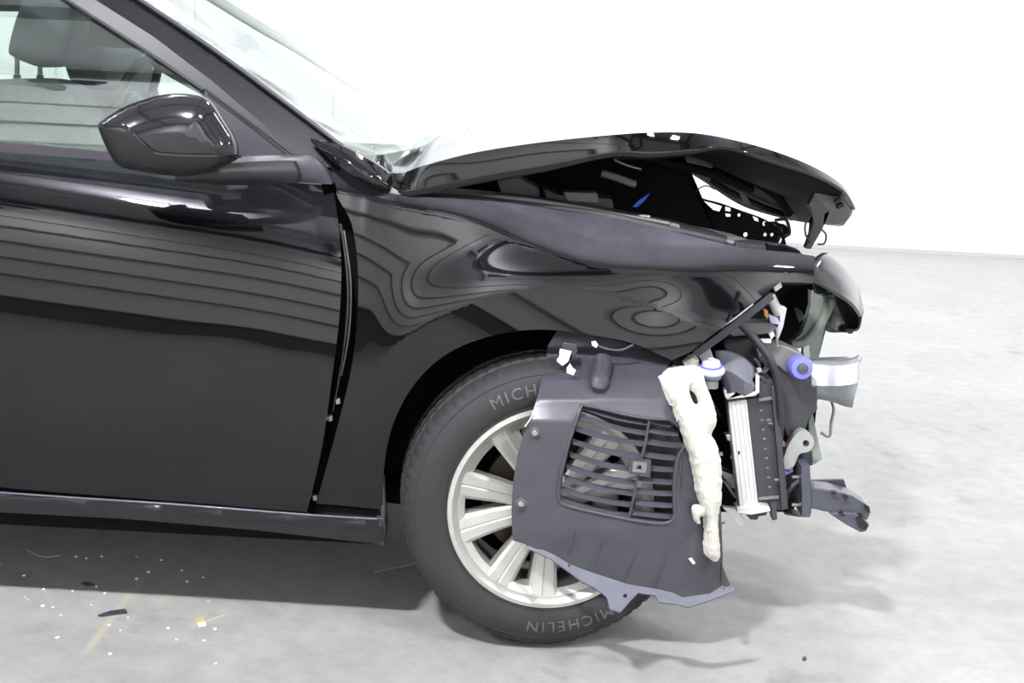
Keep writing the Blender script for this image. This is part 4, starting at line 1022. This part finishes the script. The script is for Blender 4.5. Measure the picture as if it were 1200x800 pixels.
#@@DEBRIS
GOPTS = [(28, 675), (51, 691), (89, 653), (101, 655), (119, 653), (160, 653), (189, 657), (160, 679), (213, 669), (238, 677), (219, 682), (85, 693), (107, 709), (71, 721), (62, 712), (50, 711), (67, 748), (129, 767), (197, 737), (141, 739), (128, 733), (150, 724), (252, 738), (239, 751), (174, 671), (0, 662), (123, 696), (113, 688), (253, 778), (207, 750)]
crumb = None
for i, (x, y) in enumerate(GOPTS):
    q = G(x, y)
    if crumb is None:
        bm = bmesh.new(); bmesh.ops.create_icosphere(bm, subdivisions=1, radius=.0042)
        for v in bm.verts: v.co = Vector((v.co.x*1.2, v.co.y, v.co.z*.6+.0024))+noise.noise_vector(v.co*300)*.0008
        o = from_bm('glass_crumb', bm, CRUMB, None, smooth=False); crumb = o
        b_ = CRUMB
    else:
        o = crumb.copy(); C.objects.link(o)
    o.location = q; o.rotation_euler = (0, 0, random.random()*6); k = .6+random.random()*.6; o.scale = (k, k, k)
    shade = y < 676+.085*x+4
    if shade: tag(o, 'tiny crumb of broken glass on the floor within the shadow of the car', 'glass crumb', 'glass crumbs in the car shadow')
    else: tag(o, 'tiny sparkling crumb of broken glass on the lit concrete', 'glass crumb', 'glass crumbs on the lit floor')
def flat_piece(name, poly, th, mt, label, cat, z=.0005):
    bm = bmesh.new(); a = [bm.verts.new(G(x, y)+Vector((0, 0, z))) for x, y in poly]; b = [bm.verts.new(v.co+Vector((0, 0, th))) for v in a]
    bm.faces.new(a); bm.faces.new(b[::-1])
    for i in range(len(a)): bm.faces.new((a[i], b[i], b[(i+1) % len(a)], a[(i+1) % len(a)]))
    bmesh.ops.triangulate(bm, faces=[f for f in bm.faces if len(f.verts) > 4])
    o = from_bm(name, bm, mt, None, angle=30); return tag(o, label, cat)
flat_piece('plastic_sliver', [(115, 722), (130, 717), (147, 715), (149, 719), (140, 720), (118, 723)], .004, TRIM_GREY, 'long grey plastic sliver lying on the lit concrete', 'plastic piece')
flat_piece('plastic_chip', [(95, 684.5), (102, 683), (111, 686), (101, 687)], .004, PLAS, 'small black plastic chip at the edge of the car shadow', 'plastic piece')
flat_piece('plastic_chip', [(940, 772), (944, 770), (945, 773), (942, 775)], .004, PLAS, 'lone black crumb on the pale floor right of the wheel', 'plastic piece')
flat_piece('leaf_fragment', [(230, 728), (238, 723), (240, 729), (232, 733)], .001, mat('dry_leaf', (.5, .40, .14), .8), 'yellowish leaf fragment on the lit concrete', 'leaf')
flat_piece('leaf_fragment', [(241, 704), (247, 703), (247, 706), (242, 706)], .001, mat('orange_leaf', (.6, .33, .16), .8), 'tiny orange fragment near the car shadow', 'leaf')
flat_piece('glass_splinter', [(231, 731), (240, 729), (242, 733), (233, 735)], .002, CRUMB, 'larger glass splinter beside the yellow leaf fragment', 'glass splinter')
STRAW = mat('dry_straw', (.55, .50, .36), .8)
def straw(pts, label, r=.0012):
    bm = bmesh.new(); w3 = [tuple(G(x, y)+Vector((0, 0, r+.0002))) for x, y in pts]
    tube('x', w3, r, None, px=False, bm=bm, seg=6, n=4)
    return tag(from_bm('straw', bm, STRAW, None), label, 'straw')
straw([(30, 643), (42, 650), (55, 653), (70, 651)], 'curved dry stalk lying in the car shadow')
straw([(240, 729), (252, 725), (264, 721)], 'straight straw poking from the yellow leaf fragment')
straw([(438, 671), (455, 667), (478, 663), (500, 655)], 'bent dry stalk on the floor behind the front wheel')
straw([(28, 698), (31, 701), (35, 704)], 'short brown twig left of the plastic sliver')
#@@END
